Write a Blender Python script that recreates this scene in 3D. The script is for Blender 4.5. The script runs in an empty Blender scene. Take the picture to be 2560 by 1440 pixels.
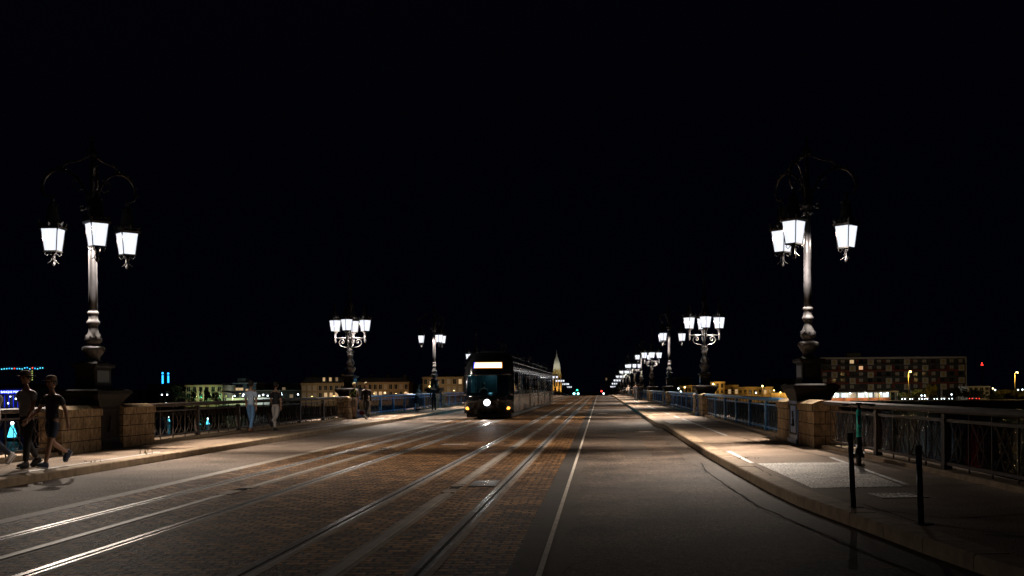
import bpy, bmesh, math, random
from mathutils import Vector, Matrix
random.seed(7)
PI = math.pi
sc = bpy.context.scene
COL = sc.collection
F = 2760.0; VX = 1500.0; VY = 968.0; HC = 1.39; ROLL = 0.0078

def R(d): return math.radians(d)
def W(px, py, Y):
    u = px-VX; v = py-VY
    u0 = u-v*ROLL; v0 = v+u*ROLL
    return (u0*Y/F, Y, HC-v0*Y/F)
def zb(y):
    return 0.0 if y < 150 else -3.6e-5*(min(y, 480)-150)**2

# ---------------------------------------------------------------- materials
MATS = {}
def new_mat(name):
    m = bpy.data.materials.new(name); m.use_nodes = True
    MATS[name] = m
    nt = m.node_tree
    return m, nt, nt.nodes['Principled BSDF']
def coords(nt, scale=(1, 1, 1), swz=None):
    tc = nt.nodes.new('ShaderNodeTexCoord')
    out = tc.outputs['Object']
    if swz == 'wall':
        sp = nt.nodes.new('ShaderNodeSeparateXYZ'); nt.links.new(out, sp.inputs[0])
        ad = nt.nodes.new('ShaderNodeMath'); ad.operation = 'ADD'
        nt.links.new(sp.outputs[0], ad.inputs[0]); nt.links.new(sp.outputs[1], ad.inputs[1])
        cb = nt.nodes.new('ShaderNodeCombineXYZ')
        nt.links.new(ad.outputs[0], cb.inputs[0]); nt.links.new(sp.outputs[2], cb.inputs[1])
        out = cb.outputs[0]
    mp = nt.nodes.new('ShaderNodeMapping'); mp.inputs['Scale'].default_value = scale
    nt.links.new(out, mp.inputs['Vector'])
    return mp.outputs['Vector']
def noise(nt, vec, scale, detail=4, rough=.6):
    n = nt.nodes.new('ShaderNodeTexNoise'); n.inputs['Scale'].default_value = scale
    n.inputs['Detail'].default_value = detail; n.inputs['Roughness'].default_value = rough
    nt.links.new(vec, n.inputs['Vector']); return n.outputs['Fac']
def ramp(nt, fac, stops):
    r = nt.nodes.new('ShaderNodeValToRGB')
    els = r.color_ramp.elements
    while len(els) < len(stops): els.new(.5)
    for e, (p, c) in zip(els, stops):
        e.position = p; e.color = (c[0], c[1], c[2], 1)
    nt.links.new(fac, r.inputs['Fac']); return r.outputs['Color']
def mix(nt, a, b, fac, mode='MIX'):
    m = nt.nodes.new('ShaderNodeMix'); m.data_type = 'RGBA'; m.blend_type = mode
    for s, v in ((m.inputs[6], a), (m.inputs[7], b), (m.inputs[0], fac)):
        if isinstance(v, (int, float)): s.default_value = v
        elif isinstance(v, tuple): s.default_value = (v[0], v[1], v[2], 1)
        else: nt.links.new(v, s)
    return m.outputs[2]
def bump(nt, b, height, strength=.3, dist=.01):
    n = nt.nodes.new('ShaderNodeBump'); n.inputs['Strength'].default_value = strength
    n.inputs['Distance'].default_value = dist
    nt.links.new(height, n.inputs['Height']); nt.links.new(n.outputs[0], b.inputs['Normal'])
def plain(name, col, rough=.6, metal=0.0, var=.25, nscale=6, bstr=.1, bdist=.005, spec=None):
    m, nt, b = new_mat(name)
    v = coords(nt)
    n = noise(nt, v, nscale)
    c = ramp(nt, n, [(.3, tuple(x*(1-var) for x in col)), (.7, tuple(x*(1+var) for x in col))])
    nt.links.new(c, b.inputs['Base Color'])
    b.inputs['Roughness'].default_value = rough; b.inputs['Metallic'].default_value = metal
    if spec is not None: b.inputs['Specular IOR Level'].default_value = spec
    if bstr: bump(nt, b, noise(nt, v, nscale*6), bstr, bdist)
    return m
def emis(name, col, strength, sample=False):
    m, nt, b = new_mat(name)
    b.inputs['Base Color'].default_value = (col[0]*.3, col[1]*.3, col[2]*.3, 1)
    b.inputs['Emission Color'].default_value = (*col, 1)
    b.inputs['Emission Strength'].default_value = strength
    if not sample: m.cycles.emission_sampling = 'NONE'
    return m
def asphalt(name, ca, cb, grain=260, bs=.5, rough=.75, big=.35):
    m, nt, b = new_mat(name)
    v = coords(nt)
    n1 = noise(nt, v, grain, 2, .7)
    n2 = noise(nt, v, big, 5, .65)
    vo = nt.nodes.new('ShaderNodeTexVoronoi'); vo.inputs['Scale'].default_value = max(55, grain)
    nt.links.new(v, vo.inputs['Vector'])
    c = ramp(nt, n2, [(.35, ca), (.68, cb)])
    c2 = mix(nt, c, ramp(nt, n1, [(.4, (.2, .2, .2)), (.62, (2.3, 2.25, 2.2))]), .8, 'MULTIPLY')
    sp = nt.nodes.new('ShaderNodeTexVoronoi'); sp.inputs['Scale'].default_value = 14
    nt.links.new(v, sp.inputs['Vector'])
    spots = ramp(nt, sp.outputs['Distance'], [(.035, (1, 1, 1)), (.05, (0, 0, 0))])
    c3 = mix(nt, c2, (.3, .28, .25), spots)
    nt.links.new(c3, b.inputs['Base Color'])
    b.inputs['Roughness'].default_value = rough; b.inputs['Specular IOR Level'].default_value = .1
    bump(nt, b, vo.outputs['Distance'], bs*.6, .008)
    return m
asphalt('asphalt', (.028, .02, .015), (.115, .085, .064), 24, 1.0, big=.7)
asphalt('asphalt_pale', (.085, .066, .052), (.16, .125, .1), 30, .8, big=.8)
asphalt('asphalt_patch', (.05, .039, .031), (.08, .064, .052), 120, .4)
asphalt('asphalt_dark', (.045, .04, .037), (.07, .062, .055), 150, .4)
asphalt('pavement', (.16, .118, .085), (.31, .232, .172), 60, .35, .8, .5)
asphalt('concrete_slab', (.5, .47, .44), (.82, .78, .72), 30, .1, .7, 1.6)

def brick_mat(name, cols, mortar, bw, rh, off=.5, msize=.02, bd=.02, bs=.8, rough=.7, swz=None, warp=.03, stain=None, scale=(1,1,1)):
    m, nt, b = new_mat(name)
    v = coords(nt, scale, swz)
    nz = nt.nodes.new('ShaderNodeTexNoise'); nz.inputs['Scale'].default_value = 3.5; nz.inputs['Detail'].default_value = 2
    nt.links.new(v, nz.inputs['Vector'])
    vm = nt.nodes.new('ShaderNodeVectorMath'); vm.operation = 'MULTIPLY_ADD'
    nt.links.new(nz.outputs['Color'], vm.inputs[0]); vm.inputs[1].default_value = (warp, warp, 0)
    nt.links.new(v, vm.inputs[2])
    br = nt.nodes.new('ShaderNodeTexBrick'); br.offset = off
    nt.links.new(vm.outputs[0], br.inputs['Vector'])
    br.inputs['Scale'].default_value = 1; br.inputs['Brick Width'].default_value = bw
    br.inputs['Row Height'].default_value = rh; br.inputs['Mortar Size'].default_value = msize
    br.inputs['Mortar Smooth'].default_value = .25
    br.inputs['Color1'].default_value = (*cols[0], 1); br.inputs['Color2'].default_value = (*cols[1], 1)
    br.inputs['Mortar'].default_value = (*mortar, 1)
    n = noise(nt, v, 9, 4)
    c = mix(nt, br.outputs['Color'], ramp(nt, n, [(.3, (.5, .5, .5)), (.7, (1.4, 1.4, 1.4))]), .9, 'MULTIPLY')
    if not swz: c = mix(nt, c, ramp(nt, noise(nt, v, .9, 5, .7), [(.35, (.45, .42, .4)), (.65, (1.35, 1.3, 1.25))]), .85, 'MULTIPLY')
    if stain:
        sv = coords(nt, (1.8, .55, 1), 'wall') if swz else coords(nt, (.5, .5, .5))
        s = noise(nt, sv, 2.2, 5, .7)
        c = mix(nt, c, stain, ramp(nt, s, [(.42, (0, 0, 0)), (.72, (.8, .8, .8))]))
    nt.links.new(c, b.inputs['Base Color'])
    b.inputs['Roughness'].default_value = rough; b.inputs['Specular IOR Level'].default_value = .07
    inv = nt.nodes.new('ShaderNodeMath'); inv.operation = 'MULTIPLY_ADD'
    nt.links.new(br.outputs['Fac'], inv.inputs[0]); inv.inputs[1].default_value = -1; 
    nn = noise(nt, v, 25, 3)
    ml = nt.nodes.new('ShaderNodeMath'); ml.operation = 'MULTIPLY'; ml.inputs[1].default_value = .9
    nt.links.new(nn, ml.inputs[0]); nt.links.new(ml.outputs[0], inv.inputs[2])
    bump(nt, b, inv.outputs[0], bs, bd)
    return m
brick_mat('cobble', ((.44, .24, .105), (.10, .054, .026)), (.008, .005, .003), .21, .14, rough=.55, bd=.08, bs=1, msize=.02, warp=.08)
brick_mat('wall_stone', ((.38, .285, .18), (.29, .22, .14)), (.025, .018, .012), .62, .27, swz='wall', msize=.01, bd=.01, bs=.4, rough=.85, warp=.01, stain=(.055, .04, .026))
brick_mat('far_stone', ((.36, .28, .18), (.3, .23, .15)), (.2, .16, .1), 1.0, .4, swz='wall', msize=.02, bs=.2, rough=.9, warp=.01)
plain('kerb_stone', (.34, .25, .165), .8, var=.3, nscale=5, bstr=.3, spec=.15)
plain('kerb_pale', (.24, .2, .16), .7, var=.4, nscale=7, bstr=.3)
plain('edging_stone', (.5, .44, .37), .6, var=.3, nscale=7, bstr=.3)
plain('groove', (.012, .011, .01), .95, spec=.05)
plain('rail_bed', (.24, .19, .15), .65, var=.45, nscale=3, spec=.15)
plain('rail_steel', (.62, .6, .58), .26, .55, var=.1, nscale=2, bstr=.04)
plain('power_rail', (.3, .26, .22), .5, .1, var=.3, nscale=3)
plain('gutter_conc', (.04, .032, .026), .7, var=.35, nscale=5, bstr=.5, bdist=.01, spec=.15)
plain('white_paint', (.55, .53, .5), .6, var=.35, nscale=14)
plain('cast_iron', (.012, .011, .011), .6, .0, var=.3, nscale=9, bstr=.15, spec=.08)
plain('column_iron', (.09, .086, .088), .5, .1, var=.3, nscale=9, bstr=.1)  # painted paler than the shaft to offset lantern light fading lower down
plain('shaft_iron', (.035, .034, .037), .36, .3, var=.2, nscale=9, bstr=.1)
plain('arm_iron', (.05, .047, .045), .28, .7, var=.3, nscale=12)
plain('lattice_iron', (.03, .05, .085), .5)
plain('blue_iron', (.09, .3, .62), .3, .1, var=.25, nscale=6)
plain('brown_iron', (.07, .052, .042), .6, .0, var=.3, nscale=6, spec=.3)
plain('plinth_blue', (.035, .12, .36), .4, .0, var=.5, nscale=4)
plain('plinth_dark', (.016, .013, .013), .7, .0, var=.4, nscale=4, spec=.06)
plain('bollard_blue', (.03, .055, .1), .3, .2)
plain('black_plastic', (.012, .012, .013), .4)
plain('rubber', (.015, .015, .015), .8)
plain('turquoise', (.02, .75, .6), .4, var=.08)
plain('tram_black', (.012, .013, .015), .12, .0, var=.1, bstr=0)
plain('tram_side', (.05, .05, .053), .14, .5, var=.1, bstr=.02)
plain('tram_trim', (.45, .45, .45), .2, .8, var=.1, bstr=0)
plain('tram_under', (.01, .01, .01), .7)
plain('cab_wall', (.03, .05, .05), .5)
plain('seat_teal', (.03, .25, .33), .5)
plain('skin', (.32, .18, .12), .55, var=.08)
for n_, c_ in dict(hair_dark=(.02, .014, .01), hair_light=(.4, .28, .13), cap_brown=(.16, .09, .05), navy=(.012, .02, .05),
                   black_cloth=(.014, .014, .017), denim=(.1, .21, .38), shirt_blue=(.42, .52, .64), shirt_white=(.24, .235, .24),
                   trouser_grey=(.4, .37, .35), shorts_grey=(.2, .16, .13), shoe_white=(.6, .58, .56), shoe_brown=(.2, .09, .05),
                   neon=(.35, .5, .06), cream=(.5, .4, .26), red_cloth=(.3, .03, .03), leaf_dark=(.012, .02, .008)).items():
    plain(n_, c_, .8, var=.15, nscale=20)
plain('leaf', (.06, .09, .025), .6, var=.4, nscale=3, bstr=0)
plain('leaf_yellow', (.14, .13, .02), .6, var=.4, nscale=3, bstr=0)
plain('bark', (.06, .045, .03), .9)
plain('grass_mat', (.16, .15, .06), .8)
plain('dark_roof', (.035, .037, .042), .7)
plain('far_white', (.55, .56, .55), .8)
plain('far_grey', (.16, .18, .19), .8)
plain('far_dark', (.05, .05, .05), .8)
plain('panel_red', (.19, .03, .015), .7)
plain('panel_pale', (.42, .38, .33), .7)
plain('panel_yellow', (.35, .27, .08), .7)
plain('shutter', (.4, .37, .33), .7)
plain('glass_dark', (.012, .016, .02), .12, bstr=0)
plain('orange_wall', (.6, .15, .04), .7)
plain('bank_mat', (.02, .02, .018), .95)
plain('quay_mat', (.09, .075, .055), .9)
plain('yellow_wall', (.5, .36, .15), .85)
plain('car_paint', (.12, .13, .15), .25, .5, bstr=0)
plain('car_paint_pale', (.4, .4, .4), .25, .3, bstr=0)
emis('lit_warm', (1, .68, .35), .55); emis('lit_dim', (1, .7, .42), .16); emis('lit_orange', (1, .55, .28), .7)
emis('lit_white', (.85, .97, 1), 1.1); emis('lit_green', (.05, .9, .45), 1.2); emis('lit_lime', (.7, .85, .2), .8)
emis('sign_blue', (.01, .03, 1), .8); emis('sign_letter', (.75, .85, 1), 2.5)
emis('neon_blue', (.02, .35, 1), 3.0); emis('neon_cyan', (.1, .75, 1), 2.0)
emis('lamp_sodium', (1, .7, .25), 9); emis('lamp_white', (.75, .9, 1), 9); emis('lamp_red', (1, .04, .03), 5)
emis('lamp_green', (.03, 1, .35), 5); emis('tail_red', (1, .05, .03), 4); emis('head_white', (.95, .98, 1), 12)
emis('amber', (1, .42, .06), 2.6); emis('amber_text', (1, .97, .93), 3); emis('amber_edge', (1, .4, .06), 1.2); emis('blue_edge', (.05, .08, 1), 1.8)
emis('head_cyan', (.3, .95, 1), 9); emis('tram_ceiling', (.85, .93, 1), 5.0); emis('teal_glow', (.02, .22, .3), .35)
# lantern pane: frosted, lets the lamp inside shine out and glows itself
m, nt, b = new_mat('lantern_pane')
nt.nodes.remove(b)
tr = nt.nodes.new('ShaderNodeBsdfTransparent'); em = nt.nodes.new('ShaderNodeEmission'); mx = nt.nodes.new('ShaderNodeMixShader')
em.inputs['Color'].default_value = (.86, .9, 1, 1); em.inputs['Strength'].default_value = 1.9
mx.inputs[0].default_value = .55
# noise put into the pane transmission to throw soft patches of light
pv = coords(nt, (1, 1, .3)); pn = noise(nt, pv, 17, 2, .5)
sx_ = nt.nodes.new('ShaderNodeSeparateXYZ'); nt.links.new(coords(nt), sx_.inputs[0])
def mth(op, a, b_=None):
    q = nt.nodes.new('ShaderNodeMath'); q.operation = op
    for k_, v_ in enumerate((a, b_)):
        if v_ is None: continue
        if isinstance(v_, (int, float)): q.inputs[k_].default_value = v_
        else: nt.links.new(v_, q.inputs[k_])
    return q.outputs[0]
cd = mth('ABSOLUTE', mth('SUBTRACT', mth('ABSOLUTE', sx_.outputs[0]), mth('ABSOLUTE', sx_.outputs[1])))  # corner mask added to the panes so they cast dark bands across the road
nt.links.new(mix(nt, ramp(nt, pn, [(.42, (.04, .04, .04)), (.6, (1, 1, 1))]), ramp(nt, cd, [(.03, (.0, .0, .0)), (.13, (1, 1, 1))]), 1.0, 'MULTIPLY'), tr.inputs[0])
nt.links.new(tr.outputs[0], mx.inputs[1]); nt.links.new(em.outputs[0], mx.inputs[2])
nt.links.new(mx.outputs[0], nt.nodes['Material Output'].inputs[0]); m.cycles.emission_sampling = 'NONE'
# tinted glazing
def glazing(name, tint, gl=.25, rough=.03):
    m, nt, b = new_mat(name); nt.nodes.remove(b)
    tr = nt.nodes.new('ShaderNodeBsdfTransparent'); tr.inputs[0].default_value = (*tint, 1)
    g = nt.nodes.new('ShaderNodeBsdfGlossy'); g.inputs['Roughness'].default_value = rough
    fr = nt.nodes.new('ShaderNodeLayerWeight'); fr.inputs[0].default_value = gl
    mx = nt.nodes.new('ShaderNodeMixShader')
    nt.links.new(fr.outputs['Fresnel'], mx.inputs[0])
    nt.links.new(tr.outputs[0], mx.inputs[1]); nt.links.new(g.outputs[0], mx.inputs[2])
    nt.links.new(mx.outputs[0], nt.nodes['Material Output'].inputs[0])
glazing('tram_glass', (.5, .7, .78), .06)
# water
m, nt, b = new_mat('river_water')
nt.nodes.remove(b)
df = nt.nodes.new('ShaderNodeBsdfDiffuse'); df.inputs[0].default_value = (.004, .006, .008, 1)
gl = nt.nodes.new('ShaderNodeBsdfGlossy'); gl.inputs[0].default_value = (.22, .22, .22, 1); gl.inputs['Roughness'].default_value = .05
fr = nt.nodes.new('ShaderNodeFresnel'); fr.inputs[0].default_value = 1.33
mx = nt.nodes.new('ShaderNodeMixShader'); nt.links.new(fr.outputs[0], mx.inputs[0]); nt.links.new(df.outputs[0], mx.inputs[1]); nt.links.new(gl.outputs[0], mx.inputs[2])
nt.links.new(mx.outputs[0], nt.nodes['Material Output'].inputs[0])
v = coords(nt, (1, .5, 1))
bn = nt.nodes.new('ShaderNodeBump'); bn.inputs['Strength'].default_value = 1; bn.inputs['Distance'].default_value = 1.1
nt.links.new(noise(nt, v, .45, 4, .55), bn.inputs['Height'])
for q in (gl, fr): nt.links.new(bn.outputs[0], q.inputs['Normal'])

# ---------------------------------------------------------------- mesh builder
class MB:
    def __init__(s): s.v = []; s.f = []; s.m = []; s.mats = []; s.sm = []
    def mi(s, mat):
        if mat not in s.mats: s.mats.append(mat)
        return s.mats.index(mat)
    def add(s, vs, fs, mat=None, smooth=False, M=None):
        o = len(s.v)
        for p in vs:
            p = Vector(p)
            if M is not None: p = M @ p
            s.v.append(tuple(p))
        k = s.mi(mat or (s.mats[0] if s.mats else 'cast_iron'))
        for f in fs:
            s.f.append([i+o for i in f]); s.m.append(k); s.sm.append(smooth)
        return s
    def box(s, x0, x1, y0, y1, z0, z1, mat=None, M=None, top=None):
        # top=(dx,dy): inset of the upper face
        dx, dy = top or (0, 0)
        vs = [(x0, y0, z0), (x1, y0, z0), (x1, y1, z0), (x0, y1, z0), (x0+dx, y0+dy, z1), (x1-dx, y0+dy, z1), (x1-dx, y1-dy, z1), (x0+dx, y1-dy, z1)]
        return s.add(vs, [(0, 3, 2, 1), (4, 5, 6, 7), (0, 1, 5, 4), (1, 2, 6, 5), (2, 3, 7, 6), (3, 0, 4, 7)], mat, False, M)
    def lathe(s, prof, n=16, mat=None, M=None, smooth=True, flute=0, cap=True):
        vs = []; fs = []
        for j, (r, z) in enumerate(prof):
            for i in range(n):
                a = 2*PI*i/n
                rr = r*(1-(flute if i % 2 else 0))
                vs.append((rr*math.cos(a), rr*math.sin(a), z))
        for j in range(len(prof)-1):
            for i in range(n):
                k = (i+1) % n
                fs.append((j*n+i, j*n+k, (j+1)*n+k, (j+1)*n+i))
        if cap:
            fs.append(tuple(range(n))[::-1]); fs.append(tuple((len(prof)-1)*n+i for i in range(n)))
        return s.add(vs, fs, mat, smooth, M)
    def tube(s, pts, rad, n=6, mat=None, M=None, smooth=True):
        pts = [Vector(p) for p in pts]
        rads = rad if isinstance(rad, (list, tuple)) else [rad]*len(pts)
        vs = []; fs = []
        up = Vector((0, 0, 1)); prev = None
        for j, p in enumerate(pts):
            t = (pts[min(j+1, len(pts)-1)]-pts[max(j-1, 0)]).normalized()
            if prev is None:
                a = t.cross(up)
                if a.length < .05: a = t.cross(Vector((0, 1, 0)))
            else:
                a = prev-t*prev.dot(t)
            a.normalize(); prev = a; b = t.cross(a)
            for i in range(n):
                g = 2*PI*i/n
                vs.append(p+(a*math.cos(g)+b*math.sin(g))*rads[j])
        for j in range(len(pts)-1):
            for i in range(n):
                k = (i+1) % n
                fs.append((j*n+i, (j+1)*n+i, (j+1)*n+k, j*n+k))
        fs.append(tuple(range(n))); fs.append(tuple((len(pts)-1)*n+i for i in range(n))[::-1])
        return s.add(vs, fs, mat, smooth, M)
    def ball(s, c, r, mat=None, M=None, n=8, sc3=(1, 1, 1)):
        vs = []; fs = []
        h = n//2+1
        for j in range(1, h):
            t = PI*j/h
            for i in range(n):
                a = 2*PI*i/n
                vs.append((c[0]+r*sc3[0]*math.sin(t)*math.cos(a), c[1]+r*sc3[1]*math.sin(t)*math.sin(a), c[2]+r*sc3[2]*math.cos(t)))
        vs.append((c[0], c[1], c[2]+r*sc3[2])); vs.append((c[0], c[1], c[2]-r*sc3[2]))
        T = len(vs)-2; B = len(vs)-1
        for j in range(h-2):
            for i in range(n):
                k = (i+1) % n
                fs.append((j*n+i, (j+1)*n+i, (j+1)*n+k, j*n+k))
        for i in range(n):
            k = (i+1) % n
            fs.append((T, i, k)); fs.append((B, (h-2)*n+k, (h-2)*n+i))
        return s.add(vs, fs, mat, True, M)
    def prism(s, poly, d0, d1, axis='y', mat=None, M=None, smooth=False):
        n = len(poly)
        def P(a, b, d):
            return {'y': (a, d, b), 'x': (d, a, b), 'z': (a, b, d)}[axis]
        vs = [P(a, b, d0) for a, b in poly]+[P(a, b, d1) for a, b in poly]
        fs = [tuple(range(n)), tuple(range(2*n-1, n-1, -1))]
        s.add(vs, fs, mat, False, M)
        return s.add(vs, [(i, n+i, n+(i+1) % n, (i+1) % n) for i in range(n)], mat, smooth, M)
    def mesh(s, name):
        me = bpy.data.meshes.new(name)
        me.from_pydata(s.v, [], s.f)
        for m in s.mats: me.materials.append(MATS[m])
        me.polygons.foreach_set('material_index', s.m)
        me.polygons.foreach_set('use_smooth', s.sm)
        bm = bmesh.new(); bm.from_mesh(me)
        bmesh.ops.recalc_face_normals(bm, faces=bm.faces[:]); bm.to_mesh(me); bm.free()
        me.update(); return me
    def build(s, name, parent=None, loc=(0, 0, 0), rz=0):
        o = bpy.data.objects.new(name, s.mesh(name)); COL.objects.link(o)
        o.location = loc; o.rotation_euler = (0, 0, rz)
        if parent: o.parent = parent
        return o
def tag(o, label, cat, group=None, kind=None):
    if label: o['label'] = label
    if cat: o['category'] = cat
    if group: o['group'] = group
    if kind: o['kind'] = kind
    return o
def thing(name, label, cat, loc=(0, 0, 0), rz=0, group=None):
    o = bpy.data.objects.new(name, None); COL.objects.link(o); o.empty_display_size = .2
    o.location = loc; o.rotation_euler = (0, 0, rz)
    return tag(o, label, cat, group)
def struct(mb, name):
    o = mb.build(name); o['kind'] = 'structure'; return o
def clone(o, parent=None, lights=True):
    if o.type == 'LIGHT' and not lights: return None
    c = o.copy(); COL.objects.link(c); c.parent = parent
    for ch in KIDS.get(o.name, None) or [x for x in o.children]:
        clone(ch, c, lights)
    return c
KIDS = {}
def point(name, parent, loc, power, col, rad=.06):
    l = bpy.data.lights.new(name, 'POINT'); l.energy = power; l.color = col; l.shadow_soft_size = rad
    o = bpy.data.objects.new(name, l); COL.objects.link(o); o.location = loc
    if parent: o.parent = parent
    return o

# ================================================================ SETTING
def kerb_x(y):
    pts = [(-60, 22), (-10, 7.0), (0, 4.7), (4, 3.85), (7, 3.3), (8.87, 3.05), (9.9, 2.92), (11.1, 2.8), (12.5, 2.64), (13.9, 2.5), (15.6, 2.42), (19.1, 2.36), (24, 2.3), (41.7, 2.34), (41.8, 2.16), (600, 2.16)]
    for (a, xa), (b, xb) in zip(pts, pts[1:]):
        if a <= y <= b: return xa+(xb-xa)*(y-a)/(b-a)
    return pts[-1][1]
YS = [-60, -40, -25, -15, -10, -5, 0, 2, 4, 5.5, 7, 8, 8.87, 9.9, 11.1, 12.5, 13.9, 15.6, 17, 19.1, 21.5, 24, 30, 36, 41.7, 41.8, 60, 90, 120, 150]+list(range(165, 481, 15))
def strip(mb, xa, xb, z, mat, ys=YS, y0=-60, y1=480):
    ys = sorted(set([y0, y1]+[y for y in ys if y0 < y < y1]))
    fa = xa if callable(xa) else (lambda y: xa)
    fb = xb if callable(xb) else (lambda y: xb)
    vs = []
    for y in ys:
        vs.append((fa(y), y, z+zb(y))); vs.append((fb(y), y, z+zb(y)))
    mb.add(vs, [(2*i, 2*i+1, 2*i+3, 2*i+2) for i in range(len(ys)-1)], mat)
    return mb
def solidstrip(mb, xa, xb, z0, z1, mat, y0=-60, y1=480):
    fa = xa if callable(xa) else (lambda y: xa)
    fb = xb if callable(xb) else (lambda y: xb)
    ys = sorted(set([y0, y1]+[y for y in YS if y0 < y < y1]))
    vs = []
    for y in ys:
        h = zb(y)
        vs += [(fa(y), y, z0+h), (fb(y), y, z0+h), (fb(y), y, z1+h), (fa(y), y, z1+h)]
    fs = []
    for i in range(len(ys)-1):
        for k in range(4):
            fs.append((4*i+k, 4*i+(k+1) % 4, 4*i+4+(k+1) % 4, 4*i+4+k))
    n = 4*(len(ys)-1); fs += [(0, 3, 2, 1), (n, n+1, n+2, n+3)]
    return mb.add(vs, fs, mat)
ZR = -.14
mb = MB(); strip(mb, -9.6, lambda y: kerb_x(y)+.15, ZR, 'asphalt'); struct(mb, 'road')
mb = MB(); strip(mb, -9.6, -7.14, ZR+.004, 'asphalt_pale'); struct(mb, 'left_lane')
mb = MB(); strip(mb, lambda y: kerb_x(y)-.5+.05*math.sin(y*1.3), lambda y: kerb_x(y)+.02, ZR+.004, 'asphalt_patch', y1=34, ys=[i*.6-20 for i in range(100)]); struct(mb, 'road_edge_strip')
mb = MB(); strip(mb, -6.93, -.77, ZR+.004, 'cobble'); struct(mb, 'cobbled_track_bed')
mb = MB(); strip(mb, -7.15, -6.925, ZR+.008, 'kerb_pale'); struct(mb, 'stone_border')
mb = MB(); strip(mb, -.775, -.53, ZR+.008, 'gutter_conc'); struct(mb, 'gutter')
mb = MB()
solidstrip(mb, -.53, -.485, ZR-.05, ZR+.018, 'edging_stone'); struct(mb, 'gutter_edging')
mb = MB(); strip(mb, -.485, lambda y: -.3+.05*math.sin(y*2.1)+.04*math.sin(y*5.3), ZR+.004, 'asphalt_patch', ys=[i*.3-10 for i in range(120)], y0=-10, y1=24); struct(mb, 'tarred_road_edge')
# pavements
mb = MB(); solidstrip(mb, -13.2, -9.8, -.5, 0, 'pavement'); struct(mb, 'left_pavement')
mb = MB(); solidstrip(mb, lambda y: kerb_x(y)+.3, lambda y: max(6.0, kerb_x(y)+3.0), -.5, 0, 'pavement'); struct(mb, 'right_pavement')
# kerb stones: one kerb per side, stones one metre long with open joints
def kerb(xf0, xf1, name, y0, y1):
    mb = MB(); y = y0
    while y < y1:
        L = 1.0 if y < 150 else 6.0
        ya, yb = y+.006, y+L-.006
        a0, a1, b0, b1 = xf0(ya), xf1(ya), xf0(yb), xf1(yb)
        h, hb = zb(ya), zb(yb); t = .006+random.uniform(-.003, .003); c = .018
        s = 1 if a1 > a0 else -1
        vs = [(a0, ya, -.45+h), (a1, ya, -.45+h), (b1, yb, -.45+hb), (b0, yb, -.45+hb),
              (a0, ya, t-c+h), (a1, ya, t+h), (b1, yb, t+hb), (b0, yb, t-c+hb), (a0+s*c, ya, t+h), (b0+s*c, yb, t+hb)]
        mb.add(vs, [(0, 3, 2, 1), (0, 1, 5, 8, 4), (1, 2, 6, 5), (2, 3, 7, 9, 6), (3, 0, 4, 7), (4, 8, 9, 7), (8, 5, 6, 9)], 'kerb_stone')
        y += L
    return struct(mb, name)
kerb(lambda y: -9.5, lambda y: -9.8, 'left_kerb', 4, 480)
kerb(lambda y: kerb_x(y), lambda y: kerb_x(y)+.3, 'right_kerb', -8, 480)
# tramway rails
def rail_set(x, name, power=False):
    if power:
        mb = MB(); z = ZR+.008; y = -20; k = 0
        strip(mb, x-.11, x+.11, z, 'rail_bed', y0=-20, y1=300)
        solidstrip(mb, x-.045, x+.045, z-.03, z+.012, 'power_rail', y0=-20, y1=300)
        while y < 120:
            mb.box(x-.1, x+.1, y+3.0, y+3.55, z-.02, z+.016, 'rail_bed'); mb.box(x-.06, x+.06, y+3.62, y+3.9, z-.02, z+.02, 'groove')
            mb.box(x-.1, x+.1, y+4.0, y+4.4, z-.02, z+.016, 'rail_steel' if k % 3 == 1 else 'rail_bed')
            y += 11; k += 1
        return struct(mb, name)
    mb = MB()
    strip(mb, x-.125, x+.12, ZR+.008, 'rail_bed', y0=-20)
    strip(mb, x-.028, x+.012, ZR+.012, 'groove', y0=-20)
    solidstrip(mb, x-.095, x-.028, ZR-.02, ZR+.017, 'rail_steel', y0=-20)
    solidstrip(mb, x+.012, x+.05, ZR-.02, ZR+.015, 'rail_steel', y0=-20)
    return struct(mb, name)
for i, x in enumerate((-6.19, -4.75, -2.95, -1.5)): rail_set(x, 'tram_rail')
for x in (-5.47, -2.22): rail_set(x, 'power_rail', True)
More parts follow.
